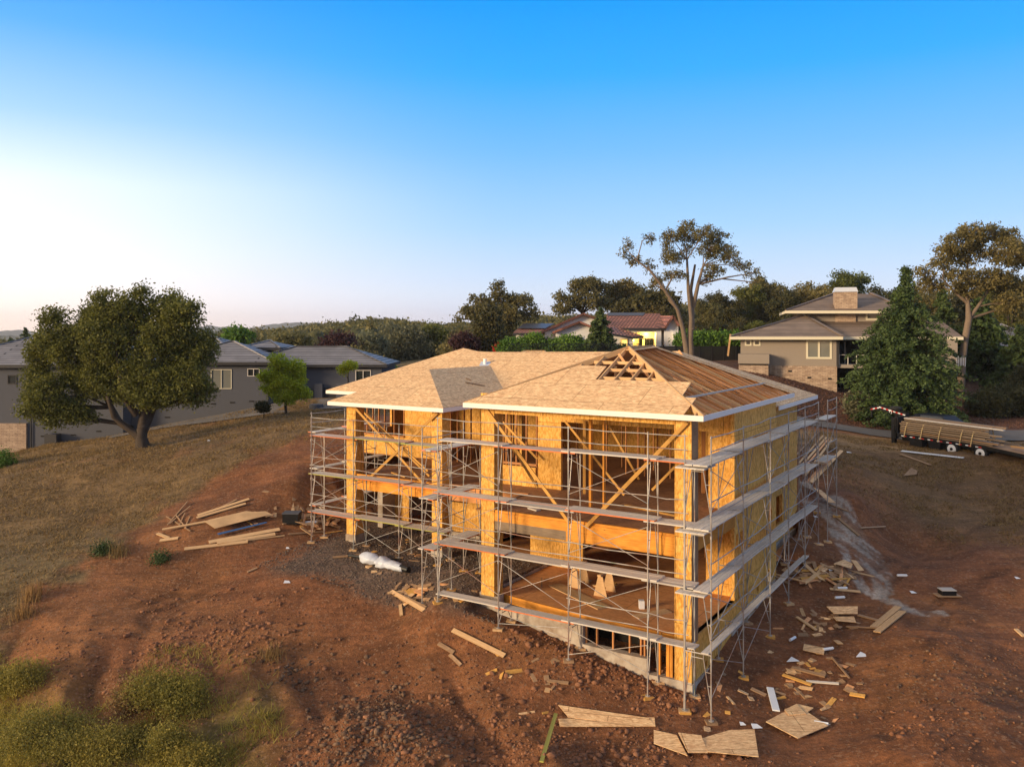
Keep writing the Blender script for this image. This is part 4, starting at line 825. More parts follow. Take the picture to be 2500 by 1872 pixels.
for i, (px, py, l) in enumerate(((2098,1600,'white triangular scrap alone on the right dirt'), (1929,1612,'narrow white triangular scrap standing among offcuts'), (1845,1776,'small white paper square near the big sheet'), (1812,1770,'torn white paper bits near the big sheet'), (2228,1448,'white paper flat on the right slope'), (2483,1413,'white paper at far right'), (2028,1393,'white crumpled paper on the scrap pile'), (2038,1415,'white paper strip on the scrap pile'), (702,1340,'white cylinder scrap on the left dirt'), (510,1077,'white speck of litter in the left field'), (1990,1263,'pale rag near the rear scaffold'), (2072,1106,'white rag on the far dirt'), (700,1423,'small white paper on the left slope'))):
    p = ray(px, py)+up*.04; k = MB(); s_ = .06+.06*r.random()+(.08 if 'triang' in l else 0)
    q = [p+Vector((-s_, -s_, 0)), p+Vector((s_*1.6, -s_*.7, 0)), p+Vector((s_*.6, s_, .03))] + ([] if 'triang' in l else [p+Vector((-s_, s_*.8, .05))])
    k.plate(q, .01); tag(k.build('paper_scrap', M['white']), l, 'scrap')
# concrete mixing tub / dark box
p = ray(2312, 1452); k = MB(); k.box(p.x-.28, p.x+.28, p.y-.2, p.y+.2, p.z+.03, p.z+.22); bx = k.build('tool_box', M['black'], bevel=.01); tag(bx, 'small black box with pale lid on the right slope', 'box'); k = MB(); k.box(p.x-.3, p.x+.28, p.y-.22, p.y+.2, p.z+.223, p.z+.25); k.build('lid', M['plank'], bx); k = MB(); k.box(p.x-.5, p.x+.45, p.y-.3, p.y+.25, p.z+.01, p.z+.035); k.build('tray', M['dirty_lumber'], bx)
p = ray(714, 1275); k = MB(); k.box(p.x-.4, p.x+.35, p.y-.3, p.y+.3, p.z-.02, p.z+.45); bx = k.build('tool_box', M['black'], bevel=.01); tag(bx, 'dark grey box with open top by the left scraps', 'box'); k = MB(); k.box(p.x-.42, p.x+.37, p.y-.32, p.y+.32, p.z+.452, p.z+.5); k.build('lid', M['grey_stucco'], bx)
# white plastic wrapped bundle
A, B = ray(884, 1372)+up*.28, ray(990, 1398)+up*.16; T = thing('wrapped_bundle', ray(930, 1385), 'white plastic wrapped bundle with black ends lying on the dirt', 'bundle')
n1, n2 = 40, 22; V = []; ax = (B-A); L = ax.length; ax.normalize(); sd_ = ax.cross(up).normalized()
for i in range(n1):
    t = i/(n1-1); rr = (.30*math.sin(math.pi*min(1, t*2.2+.08))**.5 if t < .42 else .30-.16*(t-.42)/.58)*(1 if t < .97 else .6); rr *= (1-.12*math.exp(-((t-.33)/.03)**2)-.15*math.exp(-((t-.62)/.04)**2))
    for j in range(n2):
        an = 2*math.pi*j/n2; w = float(vn(np.array([t*9+3]), np.array([j*.8]), 3)[0])*.28+float(vn(np.array([t*30]), np.array([j*.5]), 4)[0])*.16+.78
        V.append(A+ax*(t*L)+sd_*math.cos(an)*rr*w*1.15+up*(math.sin(an)*rr*w*(.8 if math.sin(an) > 0 else .8)-.02))
ii = np.arange(n1*n2).reshape(n1, n2); Fb = [(ii[i, j], ii[i, (j+1) % n2], ii[i+1, (j+1) % n2], ii[i+1, j]) for i in range(n1-1) for j in range(n2)]
npmesh('wrapping', [tuple(v) for v in V], Fb, M['tarp'], T, L=T.location, smooth=False)
k = MB(); k.tube(B-ax*.25+up*.0, B+ax*.18, .15, .13, n=12); k.build('black_end', M['black'], T); k = MB(); k.tube(A-ax*.75+sd_*.1-up*.12, A+ax*.2-up*.05, .06, n=8); k.build('black_end', M['black'], T)
k = MB(); k.beam(ray(885,1367)+up*.12, ray(980,1372)+up*.12, .12, .05); tag(k.build('steel_bar', M['black']), 'black bar lying behind the white plastic bundle', 'bar')
# sawhorses and lumber on the lower deck
for i, (a_, b_, l) in enumerate(((4.3, 2.3, 'right hand plywood sawhorse on the lower deck'), (5.6, 2.7, 'left hand plywood sawhorse on the lower deck'))):
    T = thing('sawhorse', H(a_, b_, LD), l, 'sawhorse', 'sawhorses on the lower deck')
    for s_ in (0, .75):
        k = MB(); bs, tp = H(a_, b_+s_, LD), H(a_, b_+s_, LD+.74); k.plate([bs-U_*.27, bs+U_*.27, tp+U_*.09, tp-U_*.09], .02); k.build('leg_panel', M['pale_lumber'], T)
    k = MB(); k.beam(H(a_, b_-.12, LD+.78), H(a_, b_+.95, LD+.78), .14, .07); k.build('top_beam', M['pale_lumber'], T)
def deckboard(a1_, b1_, a2_, b2_, w, z, label, m='pale_lumber', t=.03):
    k = MB(); k.beam(H(a1_, b1_, z+t/2+.005), H(a2_, b2_, z+t/2+.005), w, t); tag(k.build('lumber_board', M[m], bevel=.003), label, 'board')
deckboard(6.4, 2.6, 3.6, 1.15, .55, LD, 'wide plywood strip lying across the lower deck'); deckboard(7.2, 3., 6.6, 2., .05, LD+.03, 'thin stick on the wide strip of the lower deck', 'dirty_lumber'); deckboard(2.3, .9, 1.6, 2.1, .4, LD, 'square ply piece at the right of the lower deck')
deckboard(3.8, 3.4, 1.2, 2.6, .14, DK, 'long stud lying on the upper deck before the wide opening', 'brace', .05); deckboard(3.4, 2.0, 1.3, 3.9, .3, DK, 'dark ply strip lying on the upper deck', 'dirty_lumber'); deckboard(6.6, 1.1, 6.1, .9, .2, DK, 'small block on the edge of the upper deck', 'plank', .05)
deckboard(15.9, 4.3, 14.6, 3.7, .09, DK, 'stud piece on the left wing upper deck', 'brace', .05)
r = random.Random(9)
for i in range(16):
    a_, b_ = 4.9+r.uniform(-.7, .9), 3.4+r.uniform(-.5, .4); an = r.uniform(0, 3); L = r.uniform(.15, .5); k = MB(); d = (U_*math.cos(an)+V_*math.sin(an))*L/2; z = LD+.03+r.uniform(0, .08); k.beam(H(a_, b_, z)-d, H(a_, b_, z)+d, .09, .04); tag(k.build('wood_offcut', M[r.choice(['brace', 'pale_lumber'])]), 'wood offcut in the small heap on the lower deck', 'offcut', 'offcuts heaped on the lower deck')
p = H(2.5, 1.9, LD); k = MB(); k.box(p.x-.1, p.x+.08, p.y-.1, p.y+.1, p.z, p.z+.28); tag(k.build('carton', M['white'], bevel=.004), 'small white box standing on the lower deck', 'box')
# on the roof: vent boot and loose strips
q = onplane(1184, 892, eFL, nM); T = thing('roof_vent', q, 'small white wrapped vent pipe on the main roof', 'vent'); k = MB(); k.tube(q, q+up*.35, .09, n=10); k.build('vent_pipe', M['white'], T); k = MB(); k.plate([q+Vector((-.3, -.2, .0)), q+Vector((.3, -.2, .0)), q+Vector((.28, .25, .2)), q+Vector((-.2, .22, .2))], .02); k.build('flashing', M['tarp'], T)
nBs = (apBf-H(BA0, BB0, BZ)).cross(apBb-apBf).normalized(); nBs = nBs if nBs.z > 0 else -nBs
for i, (p1, p2, l) in enumerate((((1136,936),(1182,944),'longest dark strip on the shaded roof slope'), ((1137,925),(1149,931),'short dark strip on the shaded roof slope'))):
    A, B = [onplane(*v, H(BA0, BB0, BZ), nBs)+nBs*.06 for v in (p1, p2)]; k = MB(); k.beam(A, B, .05, .03, up=nBs); tag(k.build('wood_strip', M['dirty_lumber']), l, 'strip')
# ---------------- gooseneck trailer with lumber ----------------
t0, t1 = P(2191, 1058, 55), P(2520, 1101, 47.6); t0.z, t1.z = 5.22, 5.0; tx = (t1-t0); TL = tx.length; tx.normalize(); ty = Vector((-tx.y, tx.x, 0)).normalized(); 
if ty.y < 0: ty = -ty
def TP(x, y, z): return t0+tx*x+ty*y+up*z
T = thing('gooseneck_trailer', Vector((TP(3, 1, 0).x, TP(3, 1, 0).y, g1(TP(3, 1, 0).x, TP(3, 1, 0).y))), 'black gooseneck flatbed trailer with white wheels loaded with long lumber', 'trailer')
def tb(name, x0, x1, y0, y1, z0, z1, m, bev=.01, par=None):
    k = MB(); k.hexa([TP(x0,y0,z0),TP(x1,y0,z0),TP(x1,y1,z0),TP(x0,y1,z0),TP(x0,y0,z1),TP(x1,y0,z1),TP(x1,y1,z1),TP(x0,y1,z1)]); return k.build(name, M[m], par or T, bevel=bev)
tb('deck', 0, 5.9, .04, 2.4, -.04, .06, 'dirty_lumber'); tb('side_rail', 0, 5.9, -.02, .04, -.16, .07, 'black'); tb('side_rail', 0, 5.9, 2.4, 2.46, -.16, .07, 'black'); tb('frame', 0, 6., .5, 1.9, -.42, -.05, 'black')
k = MB(); k.hexa([TP(5.9,-.02,-.16),TP(8.6,-.02,-.34),TP(8.6,2.46,-.34),TP(5.9,2.46,-.16),TP(5.9,-.02,.06),TP(8.6,-.02,-.12),TP(8.6,2.46,-.12),TP(5.9,2.46,.06)], mats=[0,1,0,0,0,0]); k.build('dovetail_deck', [M['black'], M['dirty_lumber']], T)
tb('storage_box', .9, 1.75, -.01, .5, -.6, -.17, 'black'); tb('storage_box', 2.2, 3., -.01, .5, -.58, -.17, 'black')
tb('neck_post', -.5, -.06, 1.02, 2.0, -.3, 1.05, 'black'); tb('landing_leg', -.42, -.18, -.04, .2, -.85, .55, 'black'); tb('landing_leg', -.38, -.22, 2.3, 2.45, -.6, .55, 'black'); tb('neck_post', -.46, -.1, .0, .3, -.3, 1.05, 'black'); tb('neck_frame', -.45, -.02, 0., 2.4, .05, .22, 'black'); tb('headboard', -.06, .02, .0, 2.4, .06, 1.15, 'black')
k = MB(); k.beam(TP(-.1, 1.2, 1.15), TP(-2.1, 1.2, 1.5), .34, .34, m=0); k.beam(TP(-2.05, 1.2, 1.5), TP(-2.85, 1.2, 1.28), .3, .3); k.tube(TP(-2.82, 1.2, 1.32), TP(-2.86, 1.2, .72), .06, n=8); k.beam(TP(-.3, 1.2, .2), TP(-1., 1.2, 1.2), .2, .1); k.build('gooseneck', M['black'], T, bevel=.01)
kk = [MB(), MB()]
for i in range(11):
    A, B = TP(-.15-.18*i, 1.018, 1.17+.0315*i), TP(-.15-.18*(i+1), 1.018, 1.17+.0315*(i+1)); kk[i % 2].beam(A, B, .012, .07)
for i in range(4):
    A, B = TP(-2.12-.17*i, 1.035, 1.47-.045*i), TP(-2.12-.17*(i+1), 1.035, 1.47-.045*(i+1)); kk[i % 2].beam(A, B, .012, .07)
for i in range(9):
    x = .3+i*.62; kk[0].beam(TP(x, -.03, -.06), TP(x+.17, -.03, -.06), .012, .06); kk[1].beam(TP(x+.18, -.03, -.06), TP(x+.36, -.03, -.06), .012, .06)
kk[0].build('white_reflector', M['white'], T); kk[1].build('red_reflector', M['red'], T)
fc = bpy.data.curves.new('maker_mark', 'FONT'); fc.body = 'PJ'; fc.size = .3; fc.extrude = .004; fo = bpy.data.objects.new('maker_mark', fc); COL.objects.link(fo); fo.parent = T
mx = Matrix.Identity(4); nx_ = tx.normalized(); ny_ = ty.cross(nx_) if False else up; mx.col[0][:3] = nx_; mx.col[1][:3] = ny_; mx.col[2][:3] = nx_.cross(ny_); mx.col[3][:3] = TP(-1.35, 1.005, 1.22)-T.location
fo.matrix_local = mx; fc.materials.append(M['white'])
fo.data.name = 'maker_mark'
dg = bpy.context.evaluated_depsgraph_get(); me_ = bpy.data.meshes.new_from_object(fo.evaluated_get(dg)); mo = bpy.data.objects.new('maker_mark', me_); COL.objects.link(mo); mo.parent = T; mo.matrix_local = mx; bpy.data.objects.remove(fo)
def wheel(x, y, name='wheel', rr=.41, par=None, base=None, ax=None, wd=.24, rim='white'):
    par = par or T; c = base if base is not None else TP(x, y, -.42); ax = ax or ty; k = MB()
    a_ = MB(); a_.tube(c, c+ax*wd, rr, n=28); w_ = a_.build(name, M['rubber'], par, bevel=.03)
    b_ = MB(); b_.tube(c-ax*.02, c+ax*.03, rr*.68, rr*.55, n=20); b_.build('rim', M[rim], par)
    b_ = MB(); b_.tube(c-ax*.06, c, rr*.22, n=10); b_.build('hub', M['black'], par)
for x in (3.75, 5.55):
    wheel(x, -.02); tb('wheel_guard', x-.5, x+.5, -.04, .3, -.02, .04, 'black')
a_ = MB(); c = TP(-.95, 1.2, 1.42)
tor = MB()
for i in range(20):
    for j in range(8):
        def tp_(i, j): u_, v_ = 2*math.pi*i/20, 2*math.pi*j/8; return c+tx*math.cos(u_)*(.29+.11*math.cos(v_))+ty*math.sin(u_)*(.29+.11*math.cos(v_))+up*(.13*math.sin(v_)+.12)
        tor.face([tp_(i, j), tp_(i+1, j), tp_(i+1, j+1), tp_(i, j+1)])
tag(tor.build('spare_tyre', M['rubber'], smooth=True), 'black spare tyre lying on the trailer gooseneck', 'tyre')
# lumber bundle: one strapped load of many boards
BL = thing('lumber_load', TP(2.8, 1.2, .07), 'long bundle of weathered boards strapped onto the black trailer', 'lumber load'); r = random.Random(3)
for rowi in range(9):
    for c_ in range(9):
        y = .22+c_*.235; z = .1+rowi*.12; x0 = r.uniform(.05, .25); x1 = r.uniform(5.4, 6.9) - (rowi > 6)*r.uniform(0, .8)
        if (c_ in (0, 8) and rowi > 6) : continue
        if 0 < rowi < 8 and 0 < c_: 
            if c_ > 1: continue
        m_ = r.choice(['dirty_lumber', 'grey_beam', 'plank', 'dirty_lumber', 'grey_beam']); k = MB(); k.beam(TP(x0, y+r.uniform(-.03, .03)+(.12 if rowi > 5 else 0)*(c_ == 0), z+r.uniform(-.01, .01)), TP(x1, y+r.uniform(-.08, .08), z+r.uniform(-.03, .03)), .19, .065, m=0); k.build('load_board', M[m_], BL)
k = MB(); k.hexa([TP(.3,.6,.08),TP(4.5,.6,.08),TP(4.5,2,.08),TP(.3,2,.08),TP(.3,.6,.75),TP(4.5,.6,.75),TP(4.5,2,.75),TP(.3,2,.75)]); k.build('load_core', M['dirty_lumber'], BL)
for x in (.55, 1.7, 2.9, 4.3, 5.0):
    k = MB(); pl = [TP(x-.05, -.05, -.12), TP(x, .08, .5), TP(x, .25, .84), TP(x, 1.2, .92), TP(x, 2.2, .84), TP(x, 2.45, -.1)]
    for p, q in zip(pl[:-1], pl[1:]): k.beam(p, q, .02, .07, up=tuple(tx))
    k.build('strap', M['strap'], BL)
for i in range(8):
    x = 6.8+r.uniform(0, 1.6); k = MB(); an = r.uniform(-.15, .15); A = TP(x, r.uniform(.3, 1.8), .12+r.uniform(0, .15)); B = A+tx*math.cos(an)*r.uniform(.5, 1.2)+ty*math.sin(an); k.beam(A, B, .14, .04); mm_ = r.choice(['dirty_lumber', 'pale_lumber', 'brace']); tag(k.build('lumber_board', M[mm_]), f"{TONE[mm_]} loose board on the low rear end of the trailer, {'nearer the load' if x < 7.1 else 'nearer the tail'}", 'board', 'loose boards on the trailer tail')
# car behind the trailer
cb = P(2290, 1080, 57.0); cb.z = g1(cb.x, cb.y)+.05; T = thing('parked_car', cb, 'dark blue car parked behind the loaded trailer with only its roof showing', 'car')
cx_ = Vector((tx.x, tx.y, 0)).normalized(); cy_ = Vector((-cx_.y, cx_.x, 0))
def CP(x, y, z): return cb+cx_*x+cy_*y+up*z
def loft(prof_lo, ww, name, m):
    k = MB(); n = len(prof_lo); 
    L_ = [CP(x, -ww(z), z) for x, z in prof_lo]; R_ = [CP(x, ww(z), z) for x, z in prof_lo]; k.face(L_); k.face(R_[::-1])
    for i in range(n): j = (i+1) % n; k.face([L_[j], L_[i], R_[i], R_[j]])
    return k.build(name, m, T, bevel=.04)
loft([(-2.4,.35),(2.4,.35),(2.42,.75),(2.2,.95),(-2.1,1.0),(-2.4,.8)], lambda z: .92, 'body', M['carblue']); loft([(-1.9,.97),(1.5,.97),(.75,1.5),(-1.2,1.52)], lambda z: .88-(z-.97)*.35, 'cabin', M['carblue']); loft([(-1.7,1.0),(1.35,1.0),(.7,1.44),(-1.12,1.46)], lambda z: .895-(z-.97)*.35, 'side_glass', M['glass'])
for x in (-1.5, 1.5):
    for s_ in (-.93, .72): wheel(0, 0, par=T, base=CP(x, s_, .34), ax=cy_, rr=.34, rim='plank')
# ---------------- neighbouring houses ----------------
def blk(par, x0, x1, y0, y1, z0, z1, m, nm='wall', holes=(), extra=None):
    k = MB(); k.wall(Vector((x0, y0, 0)), Vector((1, 0, 0)), Vector((0, 1, 0)), 0, x1-x0, z0, z1, [(h[0]-x0, h[1]-x0, h[2], h[3]) for h in holes], .2); k.build(nm, M[m], par)
    k = MB(); k.box(x1-.2, x1, y0+.202, y1, z0, z1-.003); k.box(x0, x0+.2, y0+.202, y1, z0, z1-.003); k.box(x0+.202, x1-.202, y1-.2, y1, z0, z1-.003); k.build(nm, M[m], par)
def hip(par, x0, x1, y0, y1, z, rise, m, trim, ov=.5, hipl=True, hipr=True, name='roof', fh=.2):
    x0 -= ov; x1 += ov; y0 -= ov; y1 += ov; h = (y1-y0)/2; ym = (y0+y1)/2; l = x0+(h if hipl else 0); r_ = x1-(h if hipr else 0)
    if l > r_: l = r_ = (l+r_)/2
    A, B, C_, D = Vector((x0,y0,z)), Vector((x1,y0,z)), Vector((x1,y1,z)), Vector((x0,y1,z)); E, G = Vector((l,ym,z+rise)), Vector((r_,ym,z+rise)); k = MB()
    k.face([A, B, G, E]); k.face([C_, D, E, G]); k.face([D, A, E]); k.face([B, C_, G]); k.face([A, D, C_, B]); ro = k.build(name, M[m], par)
    k = MB(); k.box(x0-.03, x1+.03, y0-.04, y0, z-fh, z+.03); k.build('fascia', M[trim], par); k = MB(); k.box(x1, x1+.04, y0, y1, z-fh, z+.03); k.build('fascia', M[trim], par); k = MB(); k.box(x0-.04, x0, y0, y1, z-fh, z+.03); k.build('fascia', M[trim], par)
    k = MB()
    for p, q in ((A, E), (B, G), (E, G)): k.beam(p+up*.04, q+up*.04, .16, .08)
    k.build('ridge_cap', M[m], ro)
    return ro
def win(par, x0, x1, z0, z1, y, frame, pane, fw=.07, mull=1, d=.1):
    k = MB(); k.box(x0-fw, x1+fw, y-.05, y+d, z1, z1+fw); k.box(x0-fw, x1+fw, y-.05, y+d, z0-fw, z0); k.box(x0-fw, x0, y-.05, y+d, z0, z1); k.box(x1, x1+fw, y-.05, y+d, z0, z1)
    for i in range(mull): xm = x0+(x1-x0)*(i+1)/(mull+1); k.box(xm-fw/2, xm+fw/2, y-.05, y+d, z0, z1)
    w = k.build('window', M[frame], par); k = MB(); k.box(x0, x1, y+.02, y+.05, z0, z1); k.build('pane', M[pane], w)
def XZ(px, py, Z): p = P(px, py, Z); return p.x, p.z
# grey house on the left
T = thing('grey_house', (P(500, 1000, 66).x, 66, 5), 'long low grey stucco house with dark grey tiled hip roofs at left', 'house'); Z0 = 65.
def gx_(px, Z=Z0): return (px-CX)/F*Z
def gzz(py, Z=Z0): return CAMZ-(py-HY)/F*Z
blk(T, gx_(-160), gx_(312), Z0-.8, Z0+11, 1.5, gzz(893), 'grey_stucco', holes=[(gx_(36), gx_(54), gzz(934), gzz(916)), (gx_(-8), gx_(5), gzz(966), gzz(917))]); hip(T, gx_(-160), gx_(300), Z0-.8, Z0+11, gzz(890), 2.4, 'grey_tile', 'dark_trim')
win(T, gx_(36), gx_(54), gzz(934), gzz(916), Z0-.8, 'dark_trim', 'glass', mull=0); win(T, gx_(-8), gx_(5), gzz(966), gzz(917), Z0-.8, 'cream', 'blind_glass', mull=0)
k = MB(); k.box(gx_(-160), gx_(82), Z0-1.0, Z0-.805, 1.5, gzz(1030)); k.build('stone_base', M['stone'], T)
blk(T, gx_(312), gx_(650), Z0+.6, Z0+10, 2.5, gzz(886, 65.6), 'grey_stucco', holes=[(gx_(510), gx_(558), gzz(949), gzz(904)), (gx_(600), gx_(627), gzz(918), gzz(902))]); hip(T, gx_(380), gx_(655), Z0+.6, Z0+9, gzz(884, 65.6), 1.55, 'grey_tile', 'dark_trim')
win(T, gx_(510), gx_(558), gzz(949), gzz(904), Z0+.6, 'cream', 'blind_glass', .05); win(T, gx_(600), gx_(627), gzz(918), gzz(902), Z0+.6, 'plank', 'glass', .05)
blk(T, gx_(650), gx_(917), Z0+3, Z0+11, 4, gzz(889, 68), 'grey_stucco', holes=[(gx_(850), gx_(889), gzz(935, 68), gzz(905, 68))]); hip(T, gx_(560), gx_(917), Z0+3, Z0+10, gzz(890, 68), 1.4, 'grey_tile', 'dark_trim')
win(T, gx_(852), gx_(888), gzz(935, 68), gzz(905, 68), Z0+3, 'plank', 'glass', .06)
hip(T, gx_(470, 76), gx_(560, 76), Z0+9, Z0+15, gzz(846, 76), .95, 'grey_tile', 'dark_trim'); blk(T, gx_(475, 76), gx_(552, 76), Z0+9.3, Z0+14.6, 8, gzz(846, 76), 'grey_stucco')
hip(T, gx_(620, 73), gx_(690, 73), Z0+6, Z0+11, gzz(848, 73), .6, 'grey_tile', 'dark_trim')
k = MB(); k.box(gx_(770), gx_(801), Z0+2.9, Z0+2.99, 6.2, gzz(946, 68)); k.build('garden_gate', M['dark_trim'], T); k = MB(); k.box(gx_(748), gx_(768), Z0+2.6, Z0+2.9, 6.0, gzz(942)); k.box(gx_(803), gx_(830), Z0+2.6, Z0+2.9, 6.0, gzz(942)); k.build('low_wall', M['grey_stucco'], T)
for px, py in ((515,984),(562,981),(608,978),(100,1063),(173,1060),(235,1051),(403,1017)): 
    yy = Z0+.6 if px > 312 else Z0-.8
    k = MB(); k.box(gx_(px, yy), gx_(px+12, yy), yy-.03, yy, gzz(py+3, yy), gzz(py, yy)); k.build('foundation_vent', M['painted_shade'], T)
for px, py, yy in ((656, 1),(0,0,0)) if False else (): pass
for px in (92, 650): k = MB(); k.tube((gx_(px), Z0-.9 if px < 300 else Z0+.5, 2), (gx_(px), Z0-.9 if px < 300 else Z0+.5, 9), .05); k.build('downspout', M['dark_trim'], T)
x = gx_(128, 63.6); k = MB(); k.box(x-.45, x+.45, 63.3, 64, g1(x, 63.5)-.1, g1(x, 63.5)+.75); ac = k.build('air_conditioner', M['dark_trim'], bevel=.03); tag(ac, 'dark air conditioner box against the wall of the grey house', 'air conditioner'); k = MB(); k.tube((x, 63.65, g1(x, 63.5)+.75), (x, 63.65, g1(x, 63.5)+.8), .3, n=16); k.build('fan_grille', M['grey_stucco'], ac)
x, y = ray(772, 995).x, ray(772, 995).y; k = MB(); k.tube((x, y, g1(x, y)-.1), (x, y, g1(x, y)+.25), .5, n=20); k.build('well_lid', M['grey_stucco']); tag(bpy.data.objects['well_lid'], 'round pale utility lid in the field beyond the left scaffold', 'utility lid')
# taupe house on the right
PX0 = (1808-CX)/F*75.; PHI = math.radians(15.3); CP_, SP_ = math.cos(PHI), math.sin(PHI)
T = thing('taupe_house', (PX0, 75., 7), 'two storey taupe house with stone base, brown tile roofs and chimney', 'house'); Z1 = 75.
def g(px, Z=Z1): r = (px-CX)/F; dz = Z-75.; return PX0+(r*(75+CP_*dz)-PX0-SP_*dz)/(CP_+SP_*r)
def hp(px, py, Z): dx = g(px, Z)-PX0; return CAMZ-(py-HY)/F*(75-SP_*dx+CP_*(Z-75.))
h = lambda py, Z=Z1: CAMZ-(py-HY)/F*(Z-1.2)
blk(T, g(1808), g(2042), Z1, Z1+10, h(893), h(824), 'brown_stucco', holes=[(g(1822), g(1831), h(841), h(832)), (g(1843), g(1853), h(841), h(832)), (g(1973), g(2026), h(871), h(834))])
k = MB(); k.box(g(1890), g(2043), Z1-.12, Z1+10, 3.5, h(893)+.01); k.build('stone_base', M['stone'], T)
k = MB(); k.box(g(1808), g(1889.8), Z1-.02, Z1+10, 5.5, h(893)+.005); k.build('stone_base', M['stone'], T)
for px, py in ((1924,904),(1971,919),(2021,921)): k = MB(); k.box(g(px), g(px+9), Z1-.16, Z1-.121, h(py+4), h(py)); k.build('foundation_vent', M['painted_shade'], T)
win(T, g(1822), g(1831), h(841), h(832), Z1, 'cream', 'glass', .13, 0); win(T, g(1843), g(1853), h(841), h(832), Z1, 'cream', 'glass', .13, 0); win(T, g(1973), g(2026), h(871), h(834), Z1, 'cream', 'blind_glass', .17, 1)
Zp = Z1-1.6
k = MB(); k.box(g(1802, Zp), g(1878, Zp), Zp, Z1-.13, h(889, Zp), h(865, Zp)); k.build('planter_box', M['brown_stucco'], T); k = MB(); k.box(g(1802, Zp)+.05, g(1876, Zp), Zp+.1, Z1-.14, 6.5, h(893, Zp)); k.build('stone_base', M['stone'], T); k = MB(); k.box(g(1806, Zp), g(1872, Zp), Zp+.3, Z1-.2, h(893, Zp), h(889, Zp)); k.build('planter_shade_filler', M['painted_shade'], T)  # black filler paints the shade in the gap under the planter
def roofpoly(pts, eaves=(), m='brown_tile', trim='cream', par=None, fh=.25):
    k = MB()
    for f_ in pts: k.face(f_)
    ro = k.build('roof', M[m], par or T)
    for a_, b_ in eaves: k = MB(); k.beam(Vector(a_)-up*fh/2, Vector(b_)-up*fh/2, .06, fh); k.build('fascia', M[trim], par or T)
    return ro
e = lambda px, py, Z: Vector((g(px, Z), Z, hp(px, py, Z)))
EL, ER, AP = e(1783, 822, 74), e(2058, 822, 74), e(1963, 770, 80.5); EB = Vector((EL.x+.5, 88, EL.z)); EB2 = Vector((ER.x, 88, ER.z)); AP2 = AP+Vector((.0, 1.5, 0))
roofpoly([[EL, ER, AP], [EB, EL, AP, AP2], [ER, EB2, AP2, AP]], [(EL, ER), (EB, EL), (ER, e(2062, 822, 76))])
k = MB(); k.beam(ER+up*.05, AP+up*.08, .3, .1); k.beam(EL+up*.05, AP+up*.08, .22, .1); k.build('ridge_cap', M['brown_tile'], T)
RL, RR = e(2050, 822.5, 76), e(2352, 822.5, 76); RT, RT2 = e(2005, 784.5, 81), e(2300, 784.5, 81)
roofpoly([[RL, RR, RT2, RT]], [(e(2059, 822, 75.9), RR)])
k = MB(); k.wall(Vector((g(1945, 81), 81, 0)), Vector((1, 0, 0)), Vector((0, 1, 0)), 0, g(2215, 81)-g(1945, 81), 12, 14.2, [(g(2118, 81)-g(1945, 81), g(2180, 81)-g(1945, 81), h(778, 81), h(766, 81))], .2); k.build('upper_wall', M['brown_stucco'], T)
k = MB(); k.box(g(1945,81), g(1945,81)+.2, 81.2, 88, 12, 14.19); k.box(g(2215,81)-.2, g(2215,81), 81.2, 88, 12, 14.19); k.build('upper_wall', M['brown_stucco'], T)
win(T, g(2118, 81), g(2180, 81), h(778, 81), h(766, 81), 81, 'cream', 'glass', .16, 1)
UL, UR = e(1918, 758.5, 79.5), e(2222, 758.5, 79.5); UB, UB2 = Vector((g(1918,79.5), 92, UL.z)), Vector((g(2222,79.5), 92, UR.z)); T1, T2 = e(2040, 717, 85.5), e(2126, 717, 85.5)
roofpoly([[UL, UR, T2, T1], [UB, UL, T1], [UR, UB2, T2], [UB2, UB, T1, T2]], [(UL, UR), (UB, UL), (UR, UB2)])
k = MB(); k.beam(UR+up*.05, T2+up*.08, .3, .1); k.beam(UL+up*.05, T1+up*.08, .22, .1); k.build('ridge_cap', M['brown_tile'], T)
k = MB(); k.box(g(2039, 80), g(2094, 80), 80.2, 81.8, h(749, 80)-.6, h(714, 80)); ch = k.build('chimney', M['stone'], T); k = MB(); zc = h(714, 80); X0, X1 = g(2037, 80), g(2096, 80)
k.hexa([Vector(v) for v in ((X0,80.1,zc),(X1,80.1,zc),(X1,81.9,zc),(X0,81.9,zc),(X0+.15,80.3,zc+.42),(X1-.15,80.3,zc+.42),(X1-.15,81.7,zc+.42),(X0+.15,81.7,zc+.42))]); k.build('chimney_cap', M['tarp'], ch)
k = MB(); k.box(g(2039, 80.9), g(2089, 80.9), 80.8, 81, h(786, 80.9), h(765, 80.9)); k.build('stone_panel', M['stone'], T)
# recessed balcony
k = MB(); k.box(g(2043), g(2345), Z1+3.2, Z1+3.4, 4, h(829)); k.build('shade_painted_back_wall', M['painted_shade'], T); k = MB(); k.box(g(2044), g(2345), Z1+.2, Z1+3.2, h(897), h(889)); k.build('balcony_floor', M['brown_stucco'], T)  # rear of the recess is near-black, its shade put into the colour
k = MB(); k.box(g(2042.2), g(2042.2)+.2, Z1, Z1+3.2, h(893), h(829)); k.build('wall', M['dark_trim'], T)
k = MB(); k.box(g(2050), g(2200), Z1+.25, Z1+.3, h(866), h(865)); 
for px in (2050, 2071, 2092, 2113, 2139, 2160, 2181, 2200): k.box(g(px)-.03, g(px)+.03, Z1+.24, Z1+.32, h(889), h(866))
k.build('balcony_railing', M['plank'], T)
k = MB(); k.box(g(2051), g(2060), Z1+3.0, Z1+3.18, h(889), h(835)); k.box(g(2071), g(2075), Z1+3.0, Z1+3.18, h(889), h(835)); k.build('sliding_door', M['brown_stucco'], T)
